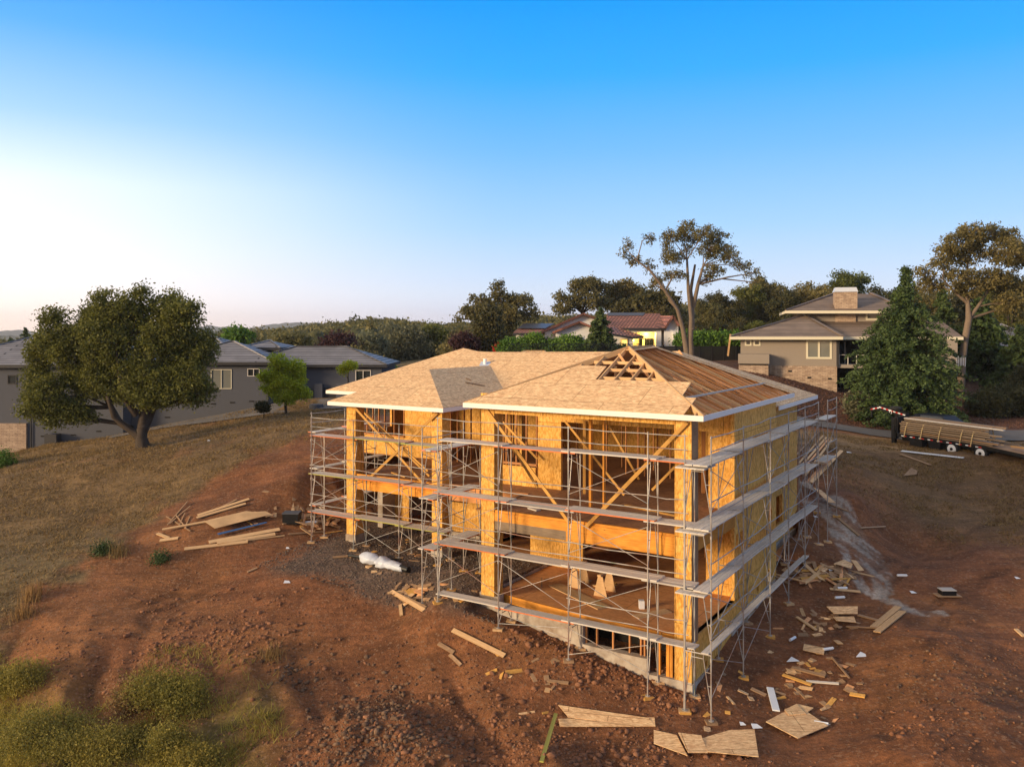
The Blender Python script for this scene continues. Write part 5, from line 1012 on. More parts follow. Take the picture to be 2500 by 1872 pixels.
k = MB(); k.box(g(2310), g(2345), Z1+1, Z1+8, h(889), h(829)); k.build('wall', M['brown_stucco'], T); k = MB(); k.box(g(2328), g(2352), Z1-1, Z1-.97, h(867), h(866)); [k.box(g(px)-.02, g(px)+.02, Z1-1, Z1-.97, h(889), h(867)) for px in range(2329, 2353, 4)]; k.build('stair_railing', M['white'], T)
T.rotation_euler = (0, 0, -PHI)
e = lambda px, py, Z: P(px, py, Z)
# white house with red tiles
T = thing('white_house', (P(1450, 850, 100).x, 102, 9.5), 'white stucco house with red clay tile roofs, solar panels and yellow lit porch', 'house'); Z2 = 100.
g = lambda px, Z=Z2: (px-CX)/F*Z
h = lambda py, Z=Z2: CAMZ-(py-HY)/F*Z
def wbox(nm, px0, px1, y0, y1, zt, m='white_stucco', zb=8.5): k = MB(); k.box(g(px0), g(px1), Z2+y0, Z2+y1, zb, zt); return k.build(nm, M[m], T)
wbox('wall', 1261, 1340, 4, 12, h(813)); roofpoly([[e(1252,813,103.5), e(1345,813,103.5), e(1345,791,109), e(1277,791,109)], [e(1252,813,103.5), e(1277,791,109), e(1252,813,112)]], [(e(1252,813,103.5), e(1345,813,103.5))], 'red_tile', 'dark_trim')
k = MB(); a1_, a2_, a3_, a4_ = e(1264,803.5,105.5), e(1331,803.5,105.5), e(1354,791.5,108.8), e(1279,791.5,108.8); k.plate([v+up*.12 for v in (a1_, a2_, a3_, a4_)], .05); tag(k.build('solar_panel', M['solar'], T))
def gable(pa, pl, pr, Z, back, wallx, m='red_tile'):
    A, L_, R_ = e(*pa, Z), e(*pl, Z), e(*pr, Z); bk = Vector((0, back, 0)); roofpoly([[L_, A, A+bk, L_+bk], [A, R_, R_+bk, A+bk]], [], m); f0 = -Vector((0, .15, 0)); k = MB(); k.beam(L_+up*.0, A, .25, .28, up=(0, 1, 0)); k.beam(A, R_, .25, .28, up=(0, 1, 0)); k.build('barge_tiles', M[m], T)
    w0, w1 = wallx; k = MB(); Zf = Z+.6
    def zat(px): return (L_.z+(A.z-L_.z)*(px-pl[0])/(pa[0]-pl[0])) if px < pa[0] else (A.z+(R_.z-A.z)*(px-pa[0])/(pr[0]-pa[0]))
    xs = [w0, pa[0], w1]; bt = [Vector((g(x, Zf), Zf, 8.5)) for x in xs]; tp = [Vector((g(x, Zf), Zf, zat(x)-.18)) for x in xs]
    k.face([bt[0], bt[1], tp[1], tp[0]]); k.face([bt[1], bt[2], tp[2], tp[1]]); k.face([tp[0], tp[1], tp[1]+bk, tp[0]+bk]); k.face([bt[0], tp[0], tp[0]+bk, bt[0]+bk]); k.face([bt[2], bt[2]+bk, tp[2]+bk, tp[2]]); k.build('gable_wall', M['white_stucco'], T)
gable((1425,766), (1316,813), (1462,781), 101, 8, (1330,1460)); gable((1415,786), (1349,812), (1478,812), 98.5, 5, (1358,1470))
wbox('wall', 1480, 1632, 3.2, 10, h(801)); roofpoly([[e(1478,801,101.5), e(1626,801,101.5), e(1611,765,107), e(1482,765,107)], [e(1482,765,107), e(1611,765,107), e(1640,800,112), e(1480,800,112)]], [(e(1478,801,101.5), e(1626,801,101.5))], 'red_tile', 'dark_trim')
gable((1643,771), (1624,801), (1658,796), 101.2, 9, (1622,1656)); roofpoly([[e(1611,770.5,105), e(1643,771,101.2), e(1626,801,101.2), e(1600,801,101.5)]], [], 'red_tile')
k = MB(); k.plate([v+up*.15 for v in (e(1483,773,106), e(1570,773,106), e(1575,766,107), e(1486,766,107))], .05); k.build('solar_panel', M['solar'], T)
wbox('wall', 1495, 1541, -1.5, 6, h(818, 98.5)); roofpoly([[e(1478,800,99.5), e(1500,797,99.5), e(1572,820,97.5), e(1545,822,97.5), e(1478,812,97)]], [(e(1545,822,97.5), e(1572,820,97.5)), (e(1478,812,97), e(1545,822,97.5))], 'red_tile', 'dark_trim')
wbox('porch_pillar', 1608, 1621, 1.8, 3., h(801)); wbox('porch_pillar', 1649, 1656, 1.4, 2.2, h(811)); wbox('porch_beam', 1541, 1621, 1.9, 2.5, h(801), zb=h(811))
lamp_yellow = plain('porch_wall_lamp_yellow', (.80,.62,.28), .9, var=.04); M['lamp_yellow'] = lamp_yellow  # yellow lamp light painted into the colour of the white porch wall
for a_ in ((1566,1608,811,846),(1543,1566,829,846),(1632,1650,812,846)): k = MB(); k.box(g(a_[0]), g(a_[1]), Z2+3.0, Z2+3.15, h(a_[3]), h(a_[2])); k.build('porch_wall', M['lamp_yellow'], T)
win(T, g(1571), g(1604), h(845), h(828), Z2+2.95, 'dark_trim', 'glass', .08, 3); k = MB(); k.box(g(1577.5), g(1583), Z2+2.8, Z2+2.9, h(845), h(829)); k.build('door_light', M['lit'], T)
win(T, g(1513), g(1526), h(844), h(829), Z2-1.55, 'lamp_yellow', 'lit', .12, 0); k = MB(); k.box(g(1637), g(1642), Z2+2.9, Z2+2.99, h(846), h(825)); k.build('door', M['dark_trim'], T)
for px in (1412, 1440): win(T, g(px, 99), g(px+9, 99), h(846, 99), h(824, 99), 99., 'dark_trim', 'glass', .05, 0)
for px, py, zz, en in ((1587, 815, 1.2, 120), (1641, 816, 1.5, 70), (1555, 832, 1.6, 35)):
    ld = bpy.data.lights.new('porch_light', 'POINT'); lo = bpy.data.objects.new('porch_light', ld); COL.objects.link(lo); ld.energy = en*1.4; ld.color = (1, .68, .18); ld.shadow_soft_size = .15; lo.location = (g(px), Z2+2.4, h(py)); k = MB(); c = lo.location; k.box(c.x-.08, c.x+.08, c.y+.5, c.y+.58, c.z-.1, c.z+.1); k.build('porch_lamp', M['lamp'], T)
# black fence
fz = lambda x, y: g1(x, y)
T = thing('black_fence', (g(1700, 86), 86, 9), 'long black slatted metal fence behind the garden of the taupe house', 'fence'); xs = np.linspace(g(1560, 86), g(1830, 86), 110)
k = MB(); ztop = h(845, 86)
for i, x in enumerate(xs): k.box(x-.045, x+.045, 86, 86.03, fz(x, 86)-.1, ztop)
k.box(xs[0], xs[-1], 86.04, 86.08, ztop-.15, ztop-.08); k.box(xs[0], xs[-1], 86.04, 86.08, fz(xs[50], 86)+.1, fz(xs[50], 86)+.17); k.build('slat_panel', M['black'], T)
for x in xs[::12]: k = MB(); k.box(x-.06, x+.06, 85.9, 86.0, fz(x, 86)-.2, ztop+.1); k.build('fence_post', M['black'], T)
x0 = g(1250, 88); k = MB(); T = thing('black_fence', (x0, 88, 9), 'thin dark railing fence in front of the white house hedge', 'fence')
for x in np.linspace(g(1240, 88), g(1560, 88), 120): k.box(x-.015, x+.015, 88, 88.02, 8.6, h(838, 88))
k.box(g(1240, 88), g(1560, 88), 88.02, 88.05, h(838, 88)-.1, h(838, 88)-.06); k.build('rail_panel', M['black'], T)
# mailbox-like stake seen in front of the fence
x = g(1777, 80); k = MB(); k.beam((x, 80, 9.6), (x+.25, 80, 11.7), .16, .05, up=(0, 1, 0)); tag(k.build('leaning_stake', M['pale_lumber']), 'pale leaning stake hanging before the black fence', 'stake')
# dark house far right and small far buildings
T = thing('dark_roof_house', (P(2470, 850, 92).x, 92, 8), 'dark roofed house half hidden behind conifers at the right edge', 'house'); g9 = lambda px: (px-CX)/F*92
blk(T, g9(2420), g9(2560), 92, 99, 6, 10.2, 'white_stucco'); hip(T, g9(2420), g9(2560), 92, 99, 10.2, 2.6, 'grey_tile', 'dark_trim', .8)
for px, py, Z, w, lab in ((803, 828, 250, 6, 'tiny pale house among the distant trees'), (900, 789, 430, 8, 'pale house near the crest of the wooded hill')):
    p = P(px, py, Z); T = thing('distant_house', p, lab, 'house'); blk(T, p.x-w/2, p.x+w/2, p.y, p.y+4, p.z-4, p.z, 'white_stucco'); hip(T, p.x-w/2, p.x+w/2, p.y, p.y+4, p.z, 1., 'grey_tile', 'dark_trim')
# ---------------- vegetation ----------------
def leaves(cent, n_per, spread, size, rs, flat=.0, tint=None, droop=0.):
    """cent (k,3) clump centres, returns verts, quads, tint"""
    k = len(cent); N = k*n_per; ci = np.repeat(np.arange(k), n_per); sp = spread if np.isscalar(spread) else np.asarray(spread)[ci][:, None]
    c = cent[ci]+rs.normal(0, 1, (N, 3))*sp*np.array((1, 1, .8)); s = size*rs.uniform(.6, 1.35, N)
    d = rs.normal(0, 1, (N, 3)); d[:, 2] = d[:, 2]*(1-flat)-droop; d /= np.linalg.norm(d, axis=1)[:, None]
    e = rs.normal(0, 1, (N, 3)); e -= d*(e*d).sum(1)[:, None]; e /= np.linalg.norm(e, axis=1)[:, None]
    V = np.stack([c-d*s[:, None], c-e*s[:, None]*.5, c+d*s[:, None], c+e*s[:, None]*.5], 1).reshape(-1, 3)
    t = (rs.uniform(0, 1, k) if tint is None else tint)[ci]*.65+rs.uniform(0, 1, N)*.35
    return V, np.arange(4*N).reshape(-1, 4), np.repeat(t, 4)
def ell_points(lobes, n, rs, shell=.55):
    L = np.array(lobes, float); w = (L[:, 3]*L[:, 4]*L[:, 5])**.75; w /= w.sum(); i = rs.choice(len(L), n, p=w); d = rs.normal(0, 1, (n, 3)); d /= np.linalg.norm(d, axis=1)[:, None]
    r = rs.uniform(shell**3, 1.08, n)**(1/3); return L[i, :3]+d*L[i, 3:]*r[:, None], i
def tree(name, base, lobes, n_cl, n_per, spread, size, leaf, label, cat='tree', group=None, trunks=None, bark='bark', tr=.25, seed=1, twigs=.3, shell=.55, parent_scale=1, limbs=True):
    rs = np.random.RandomState(seed); T = thing(name, base, label, cat, group); c, li = ell_points(lobes, n_cl, rs, shell)
    V, Q, t = leaves(c, n_per, spread, size, rs); npmesh('crown', V, Q, M[leaf], T, t, L=base)
    k = MB(); B = Vector(base); rr = random.Random(seed)
    if trunks is None:
        cen = Vector(np.average(np.array(lobes)[:, :3], axis=0, weights=np.array(lobes)[:, 3])); lo = min(l[2]-l[5] for l in lobes); hub = B.lerp(cen, .0); hub = Vector((B.x*.7+cen.x*.3, B.y*.7+cen.y*.3, max(lo+.3, B.z+(cen.z-B.z)*.35)))
        trunks = [([B-up*.3, B.lerp(hub, .5)+Vector((rr.uniform(-.1, .1), 0, 0)), hub], [tr*1.25, tr, tr*.85])]
    else: hub = None
    ends = []
    for p_, r_ in trunks: k.path(p_, r_, 8); ends += [(Vector(q), r_[j]) for j, q in enumerate(p_) if j >= 1]
    if limbs:
        for l in lobes:
            q = Vector(l[:3]); e_ = min(ends, key=lambda x: (x[0]-q).length+ (3 if x[0].z > q.z else 0)); r0 = min(e_[1]*.6, tr*.55); m_ = e_[0].lerp(q, .5)+Vector((rr.uniform(-.4, .4), rr.uniform(-.4, .4), rr.uniform(-.1, .5)))*min(1, (q-e_[0]).length/3); k.path([e_[0], m_, q], [r0, r0*.7, r0*.35], 6)
        nt_ = int(n_cl*twigs)
        for j in range(nt_):
            l = lobes[li[j]]; q0 = Vector(l[:3]); q = Vector(c[j]); m_ = q0.lerp(q, .5)+Vector((rr.uniform(-.2, .2), rr.uniform(-.2, .2), rr.uniform(-.1, .3))); k.path([q0, m_, q], [tr*.18, tr*.1, tr*.04], 4)
    k.build('trunk', M[bark], T, smooth=True); return T
def LP(lst, Z, f=lambda x, y: (x, y), s=1., dep=.8):
    o = []
    for i, (x, y, rx, ry) in enumerate(lst):
        px, py = f(x, y); dz = ((i*37) % 7-3)/3*rx*s/F*Z*.5; p = P(px, py, Z); o.append((p.x, p.y+dz, p.z, rx*s/F*Z, rx*s/F*Z*dep, ry*s/F*Z))
    return o
def gb(px, py, Z): p = P(px, py, Z); return Vector((p.x, p.y, g1(p.x, p.y)))
# big rounded tree at the left
b = gb(350, 1098, 52)
f0 = lambda x, y: (x/3.45, 650+y/3.45)
OL = LP([(300,1180,110,120),(500,1260,140,80),(700,1270,100,60),(1660,1060,120,110),(1300,1090,170,90),(1080,1070,150,80),(230,1050,60,90),(480,420,110,80),(520,640,220,160),(330,760,120,140),(290,960,100,150),(430,1100,160,190),(620,1200,110,130),(780,430,140,120),(960,330,150,130),(900,620,260,220),(1100,420,170,180),(1380,330,170,130),(1560,420,150,130),(1400,600,240,200),(1650,700,170,190),(1600,950,160,190),(1250,900,260,220),(900,950,230,190),(680,900,220,220),(1450,1050,180,120),(1200,230,90,50),(860,250,60,45)], 52, f0, 1/3.45)
tw = lambda l, Z, r: ([P(*f0(x, y), Z)+Vector((0, dy, 0)) for x, y, dy in l], r)
tree('oak_tree', b, [(a_, b_, c_, d_*.95, e_*.95, f_*.95) for a_, b_, c_, d_, e_, f_ in OL], 2000, 60, .24, .09, 'olive_leaf', 'large rounded dark olive green tree on dry grass before the grey house', seed=3, shell=.35, twigs=.25, tr=.3,
     trunks=[tw([(1210,1560,0),(1190,1440,0),(1200,1250,.2),(1180,1000,.3)], 52, [.5,.34,.27,.2]), tw([(1190,1440,0),(1100,1380,0),(1000,1260,-.6),(960,1080,-.8)], 52, [.32,.22,.17,.14]), tw([(1100,1370,0),(980,1330,.5),(880,1200,.9),(800,1080,1)], 52, [.26,.2,.17,.12]), tw([(1200,1380,0),(1240,1200,.8),(1250,1000,1)], 52, [.35,.26,.2]), tw([(1150,1250,0),(1090,1120,-.5),(1060,950,-.8)], 52, [.24,.18,.12])])
f2 = lambda x, y: (440+x/3.95, 740+y/3.95)
tree('lime_green_tree', gb(699.5, 1012, 58), LP([(960,560,80,70),(1100,620,90,70),(960,690,120,90),(820,710,70,50),(1060,760,130,80),(880,830,90,60),(1170,870,80,65),(1020,890,130,60),(1130,680,60,60)], 58, f2, 1/3.95), 260, 60, .17, .085, 'lime_leaf', 'small bright lime green tree in the dry field before the grey house', seed=4, tr=.09, shell=.3)
tree('sapling', gb(850, 985, 62), LP([(1640,600,70,30),(1570,640,45,35)], 60, f2, 1/3.95), 50, 45, .14, .07, 'lime_leaf', 'slim green sapling rising behind the left roof corner', seed=5, tr=.05)
tree('round_shrub', gb(643, 1003, 59), LP([(800,1000,50,38)], 59, f2, 1/3.95), 60, 60, .12, .07, 'dark_leaf', 'low dark shrub beside the lime green tree', 'shrub', seed=6, tr=.03, shell=.1)
tree('round_shrub', gb(945, 905, 80), LP([(1940,640,60,45),(2020,640,55,42)], 80, f2, 1/3.95), 80, 60, .2, .11, 'hedge_leaf', 'rounded green hedge just right of the grey house corner', 'shrub', seed=7, tr=.05, shell=.1)
f3 = lambda x, y: (1080+x/3.568, 520+y/3.568)
def quick(name, pxs, Z, n, per, spread, size, leaf, label, cat='tree', group=None, seed=1, f=f3, s=1/3.568, base=None, **kw):
    L_ = LP(pxs, Z, f, s); c = L_[0]; bx = np.mean([l[0] for l in L_]); b_ = Vector((bx, Z, g1(bx, Z))) if base is None else base
    return tree(name, b_, L_, n, per, spread, size, leaf, label, cat, group, seed=seed, **kw)
quick('oak_tree', [(490,660,55,70),(330,760,80,60),(440,790,90,80),(590,770,90,60),(720,770,70,50),(250,860,90,60),(120,920,50,30),(560,870,110,70),(740,890,80,60),(420,900,110,60),(800,860,30,60)], 112, 330, 26, .30, .2, 'oak_leaf', 'sparse spreading oak with its crown above the ridge left of the white house', seed=8, tr=.3, shell=.3, twigs=.5)
quick('cypress_tree', [(410,880,60,60),(400,970,95,90),(400,1080,110,110),(390,1160,100,60)], 98, 240, 55, .45, .2, 'dark_leaf', 'dense dark rounded conifer left of the white house', seed=9, shell=.5)
quick('purple_shrub', [(180,1120,90,60),(230,1160,70,60)], 95, 110, 50, .35, .17, 'purple_leaf', 'dark purple shrub left of the dense conifer', 'shrub', seed=10, shell=.3); quick('purple_shrub', [(830,1130,75,50),(850,1180,70,50)], 95, 100, 50, .3, .17, 'purple_leaf', 'dark purple shrub before the white house between green hedges', 'shrub', seed=11, shell=.3)
quick('red_shrub', [(500,1170,30,25),(490,1200,28,25)], 93, 30, 50, .2, .15, 'red_leaf', 'small bright red shrub right of the dense conifer', 'shrub', seed=12, shell=.1)
for i, (l, lab) in enumerate((([(570,1140,60,70)], 'first bright green hedge bush right of the red shrub'), ([(620,1150,50,70)], 'second bright green hedge bush right of the red shrub'), ([(700,1130,60,75)], 'green hedge bush left of the purple shrub by the house'), ([(800,1070,40,30)], 'yellow green bush tip behind the purple shrub'), ([(950,1140,55,80)], 'green hedge bush right of the purple shrub by the house'), ([(1080,1130,90,90),(1130,1100,60,60)], 'widest bright green hedge bush before the white gable'), ([(1240,1160,60,80)], 'green bush at the left foot of the garden spruce'), ([(1560,1180,60,35)], 'low green bush right of the garden spruce'))):
    quick('hedge_bush', [(a_, b_+42, c_, d_*.78) for a_, b_, c_, d_ in l], 92, 70*len(l), 60, .38, .16, 'hedge_leaf', lab, 'shrub', 'green hedge bushes in the white house garden', seed=20+i, shell=.2)
f4 = lambda x, y: (1500+x/3.6, 500+y/3.6)
for i, x in enumerate((620, 700, 780, 860, 940, 1010, 1080)):
    quick('hedge_bush', [(x,1205,60,50)], 89, 70, 50, .38, .17, 'hedge_leaf', ['first','second','third','fourth','fifth','sixth','seventh'][i]+' bush from the left in the hedge row behind the black fence', 'shrub', 'hedge row behind the black fence', seed=30+i, shell=.2, f=f4, s=1/3.6)
quick('oak_tree', [(1020,720,60,50),(1180,640,90,60),(1290,620,110,60),(1390,660,70,60),(1130,760,90,60),(1280,760,140,80),(1400,790,70,70),(1060,830,100,60)], 125, 360, 24, .30, .19, 'oak_leaf', 'pinkish round topped sparse oak behind the white house left gable', seed=13, shell=.45, twigs=.6, tr=.3)
quick('oak_tree', [(1490,680,70,70),(1590,650,80,60),(1690,690,80,60),(1560,780,130,80),(1720,790,110,80)], 128, 360, 28, .35, .22, 'oak_leaf', 'brown leaved oak behind the white house tile roof', seed=14, shell=.3, twigs=.5, tr=.3)
quick('oak_tree', [(1800,800,120,90),(1930,790,100,90),(1860,870,180,80),(1640,850,120,60)], 120, 300, 40, .6, .3, 'dark_leaf', 'dark dense tree right above the white house roof', seed=15, shell=.3)
# two stemmed oak
Zt = 80
def tp4(l, r): return ([P(*f4(x, y), Zt)+Vector((0, d, 0)) for x, y, d in l], r)
OK = LP([(490,290,85,60),(460,400,50,70),(640,190,70,45),(650,270,110,70),(780,260,110,70),(900,290,100,60),(960,390,100,60),(1010,470,90,50),(1120,530,90,40),(1220,600,70,45),(640,400,70,50),(820,400,110,70),(880,570,100,50),(820,660,60,50),(510,480,90,50),(120,340,55,50),(90,430,50,35),(170,480,60,50),(300,300,45,40),(300,550,60,70),(400,650,70,50),(520,620,110,35),(340,700,45,40),(450,780,50,50),(1240,680,50,30)], Zt, f4, 1/3.6)
tree('oak_tree', gb(1683, 879, Zt), OK, 560, 24, .19, .105, 'oak_leaf', 'tall pale stemmed oak leaning left behind the open rafters', trunks=[tp4([(670,1370,0),(665,1200,0),(675,1000,0),(650,750,0),(638,480,0)], [.40,.28,.22,.16,.1]), tp4([(680,1100,0),(690,900,.4),(680,750,.5),(725,520,.8)], [.26,.22,.17,.1]), tp4([(700,900,.4),(735,700,0),(770,540,-.5)], [.22,.17,.1]), tp4([(645,1350,0),(600,1100,-.2),(545,920,-.5),(430,760,-1),(300,590,-1.2),(180,500,-1.3),(110,430,-1.4)], [.30,.22,.18,.15,.11,.07,.04]), tp4([(430,760,-1),(500,640,-.6),(560,600,0)], [.1,.07,.03]), tp4([(180,500,-1.3),(230,330,-1),(300,270,-1)], [.06,.04,.02])], bark='grey_bark', tr=.2, seed=16, shell=.6, twigs=.6)
# tree line on the right: a few prototypes with their own crowns, copied
def proto(seed, leaf, n=330, per=40, sp=.42, size=.22):
    rs = random.Random(seed); L_ = [(rs.uniform(-2.6, 2.6), rs.uniform(-2, 2), rs.uniform(4.5, 10.5), rs.uniform(1.5, 2.6), rs.uniform(1.5, 2.4), rs.uniform(1.2, 2.)) for _ in range(8)]+[(0, 0, 3.2, 3.4, 3, 2.4)]
    return tree('oak_tree', Vector((0, 0, 0)), L_, n, per, sp, size, leaf, 'x', seed=seed, shell=.3, tr=.28, twigs=.25)
PR = [proto(101, 'dark_leaf'), proto(102, 'oak_leaf'), proto(103, 'dark_leaf'), proto(104, 'oak_leaf'), proto(105, 'olive_leaf')]
used = set(); HM = [max(v.co.z for v in o.children[0].data.vertices) for o in PR]
WORD = {0: 'dark green', 1: 'brownish', 2: 'dense dark', 3: 'rusty brown', 4: 'olive green'}
def plant(pi, px, top, Z, label, group='trees of the line behind the houses', wid=1., name='oak_tree'):
    x = (px-CX)/F*Z; z = g1(x, Z); zt = CAMZ-(top-HY)/F*Z; s_ = max(.3, (zt-z+.3)/HM[pi]); wid = wid*12/HM[pi]*.9; o = PR[pi]
    loc = (x, Z, z-.3)
    if pi not in used: used.add(pi); o.location = loc; o.scale = (s_*wid, s_*wid, s_); o['label'] = label; o['group'] = group; return o
    return clone(o, loc, scale=(s_*wid, s_*wid, s_), rz=rnd.uniform(0, 6), label=label, group=group)
for i, (pi, px, top, Z, wd, lab) in enumerate(((1,1600,735,118,1.,'brownish tree directly behind the leaning oak'), (0,1650,745,112,1.2,'dark tree low behind the leaning oak stems'), (3,1722,722,105,1.,'rusty tree right of the leaning oak'), (2,1770,705,112,1.1,'dense tree at the right of the leaning oak crown'), (4,1815,690,118,1.1,'olive tree at the middle of the tree line'), (3,1870,665,120,.9,'tallest peaked tree in the tree line left of the chimney'), (0,1912,700,110,1.2,'dark tree behind the left slope of the taupe roof'), (1,1975,684,112,1.,'brown rounded tree left of the chimney'), (1,2030,700,120,1.,'brown tree directly behind the chimney'), (4,2085,655,122,1.1,'tall green tree right behind the chimney'), (0,2150,690,118,1.1,'dark tree above the right of the upper roof'), (2,2205,700,112,1.1,'dark tree behind the cedar top'), (3,2262,690,108,1.1,'rusty tree right of the cedar top'), (0,2320,700,112,1.2,'dark tree behind the tall right oak trunk'), (2,2400,690,112,1.2,'dark tree far behind the right oak'), (4,2470,680,108,1.2,'olive tree at the right image edge'), (0,2540,680,108,1.2,'dark tree just beyond the right image edge'), (0,1690,800,98,1.4,'low dark bushy tree behind the black fence'), (2,1750,790,98,1.4,'second low dark bushy tree behind the black fence'), (4,1850,780,97,1.3,'low olive tree behind the corner of the taupe roof'), (2,1905,770,97,1.3,'low dark tree touching the taupe roof slope'),(0,1800,770,104,1.3,'mid height dark tree in the tree line'), (2,1560,760,125,1.2,'dark tree between white house roof and leaning oak'), (2,2360,780,95,1.2,'low dark tree right of the cedar'), (0,2450,790,95,1.3,'low dark tree above the dark roofed house'), (1,2290,760,98,1.1,'low brown tree right of the cedar'))):
    plant(pi, px, top, Z, lab, wid=wd)
# tall oak at the right edge
f5 = lambda x, y: (2080+x/3.45, 520+y/3.45)
RO = LP([(850,260,120,90),(1000,170,130,80),(1180,180,130,80),(1330,200,110,80),(760,330,80,50),(780,420,110,70),(1000,330,160,100),(1250,350,170,110),(1400,380,100,120),(600,520,90,50),(700,600,110,60),(900,560,150,90),(1150,560,170,90),(1350,620,150,110),(1300,760,140,90),(1000,660,110,60),(1450,800,90,100)], 72, f5, 1/3.45)
tp5 = lambda l, r: ([P(*f5(x, y), 72)+Vector((0, d, 0)) for x, y, d in l], r)
tree('oak_tree', gb(2350, 985, 72), RO, 820, 30, .22, .12, 'oak_leaf', 'tall wide crowned oak with scarred pale trunk at the right edge', trunks=[tp5([(915,1500,0),(930,1250,0),(950,1080,0),(985,890,0),(975,750,0),(960,600,0)], [.33,.3,.28,.27,.17,.1]), tp5([(990,880,0),(1060,790,0),(1150,650,0),(1220,520,.5)], [.18,.14,.1,.07]), tp5([(975,760,0),(850,650,0),(740,560,-.5)], [.16,.1,.05]), tp5([(970,640,0),(1000,430,.5),(1060,260,.5)], [.14,.09,.05])], bark='grey_bark', tr=.24, seed=17, shell=.55, twigs=.4)
# conifers
def conifer(name, base, H_, R_, n_wh, n_br, per, size, leaf, label, seed=1, low=.06, droop=.25, parent=None, power=.85, group=None):
    rs = np.random.RandomState(seed); T = thing(name, base, label, 'conifer', group); B = np.array(base); C_ = []; Tn = []; S_ = []; k = MB()
    k.path([Vector(base)-up*.2, Vector(base)+up*H_*.5, Vector(base)+up*H_*.98], [R_*.06+.05, R_*.035, .015], 7)
    for w in range(n_wh):
        t = w/(n_wh-1); z = H_*(low+(1-low)*t**.92); rad = (R_*(1-t)**power if power < 2 else R_*math.sin(math.pi/2*min(1, (1-t)/.75))**1.3)*(.86+.3*rs.rand())+.08
        for b_ in range(max(3, int(n_br*(1-t*.55)))):
            a_ = rs.uniform(0, 2*math.pi); rr = rad*rs.uniform(.72, 1.12); m_ = max(3, int(rr/R_*16)); s_ = np.linspace(.12, 1, m_); dx, dy = math.cos(a_), math.sin(a_); hz = z+rs.uniform(-.2, .2)
            zz = hz+.16*rr*s_-droop*rr*s_**2.2*1.2; tn = rs.uniform(0, 1); wob = rs.normal(0, .05*rr, m_)
            C_.append(np.stack([B[0]+dx*rr*s_-dy*wob, B[1]+dy*rr*s_+dx*wob, B[2]+zz], -1)); Tn.append(np.clip(np.full(m_, tn*.5)+s_*.5, 0, 1)); S_.append(np.full(m_, .034*R_+.02)*(1.25-.6*s_))
            if b_ % 3 == 0: k.path([Vector((B[0], B[1], B[2]+hz)), Vector(C_[-1][m_//2]), Vector(C_[-1][-1])], [.03, .02, .008], 3)
    c = np.concatenate(C_); V, Q, t = leaves(c, per, np.concatenate(S_), size, rs, tint=np.concatenate(Tn), flat=.3, droop=.25); npmesh('needles', V, Q, M[leaf], T, t, L=base); k.build('trunk', M['bark'], T); return T
b = gb(2212, 1035, 62.5); conifer('cedar_tree', b, CAMZ+(808-662)/F*62.5-b.z, 3.75, 42, 18, 12, .11, 'conifer_leaf', 'large feathery green cedar standing before the taupe house balcony', seed=41, low=.02, power=3)
b = gb(1466, 872, 90); conifer('spruce_tree', b, CAMZ+(808-757)/F*90-b.z, 2.3, 26, 10, 9, .15, 'conifer_leaf', 'dark pointed garden spruce in front of the white house', seed=42, low=.02)
b = gb(2395, 905, 82); conifer('dark_conifer', b, CAMZ+(808-720)/F*82-b.z, 3.3, 30, 12, 9, .2, 'conifer_leaf', 'very dark conifer right of the scarred oak trunk', seed=43, low=.1)
b = gb(2300, 930, 84); conifer('dark_conifer', b, CAMZ+(808-700)/F*84-b.z, 2.6, 24, 10, 8, .2, 'conifer_leaf', 'dark conifer between the cedar and the scarred oak trunk', seed=44)
b = gb(2490, 930, 76); conifer('dark_conifer', b, CAMZ+(808-800)/F*76-b.z, 3.0, 22, 12, 9, .18, 'conifer_leaf', 'low dark conifer cut by the right image edge', seed=45, low=.02)
for i, (px, py, Z, rx, ry, lab) in enumerate(((2450,975,68,70,35,'wide dark shrub on the mulch bank at the right edge'), (2400,985,66,45,25,'dark shrub below the scarred oak'), (2086,988,64,12,20,'small pale green shrub on the bank left of the cedar'), (2500,940,70,50,50,'tall dark shrub behind the right edge shrub'))):
    quick('bank_shrub', [(px,py,rx,ry)], Z, int(60+rx*1.5), 60, .3, .12, 'dark_leaf' if i != 2 else 'silver_leaf', lab, 'shrub', seed=60+i, shell=.1, f=lambda x, y: (x, y), s=1.)
# trees beyond the grey house
idf = lambda x, y: (x, y)
for i, (l, Z, n, lf_, lab) in enumerate((([(975,830,40,38),(1010,850,40,45),(960,870,40,35)], 118, 220, 'silver_leaf', 'silvery pale green tree left of the central oak'), ([(1060,830,38,34),(1085,860,35,35),(1040,865,30,30)], 122, 200, 'olive_leaf', 'olive green tree behind the roof peak'), ([(905,850,40,30),(880,865,30,25)], 112, 150, 'silver_leaf', 'pale shrubby tree right of the grey roof'), ([(835,838,26,16),(815,846,22,14)], 105, 110, 'purple_leaf', 'dark reddish shrubby tree behind the right grey roof'), ([(700,836,22,12),(735,838,20,12)], 110, 90, 'oak_leaf', 'brown low trees behind the middle grey roof'), ([(575,822,14,13),(594,826,14,10)], 100, 60, 'hedge_leaf', 'yellow green tree behind the grey roof step'), ([(1130,845,30,25),(1105,860,25,20)], 108, 120, 'oak_leaf', 'brown tree left of the purple shrub'), ([(1230,790,24,30)], 128, 70, 'dark_leaf', 'dark tree at the foot of the central oak'), ([(860,880,26,22),(905,890,22,18)], 98, 110, 'oak_leaf', 'rust coloured bushes beside the grey house end'))):
    quick('far_tree', l, Z, n, 45, .55, .22, lf_, lab, seed=80+i, shell=.2, f=idf, s=1., tr=.15)
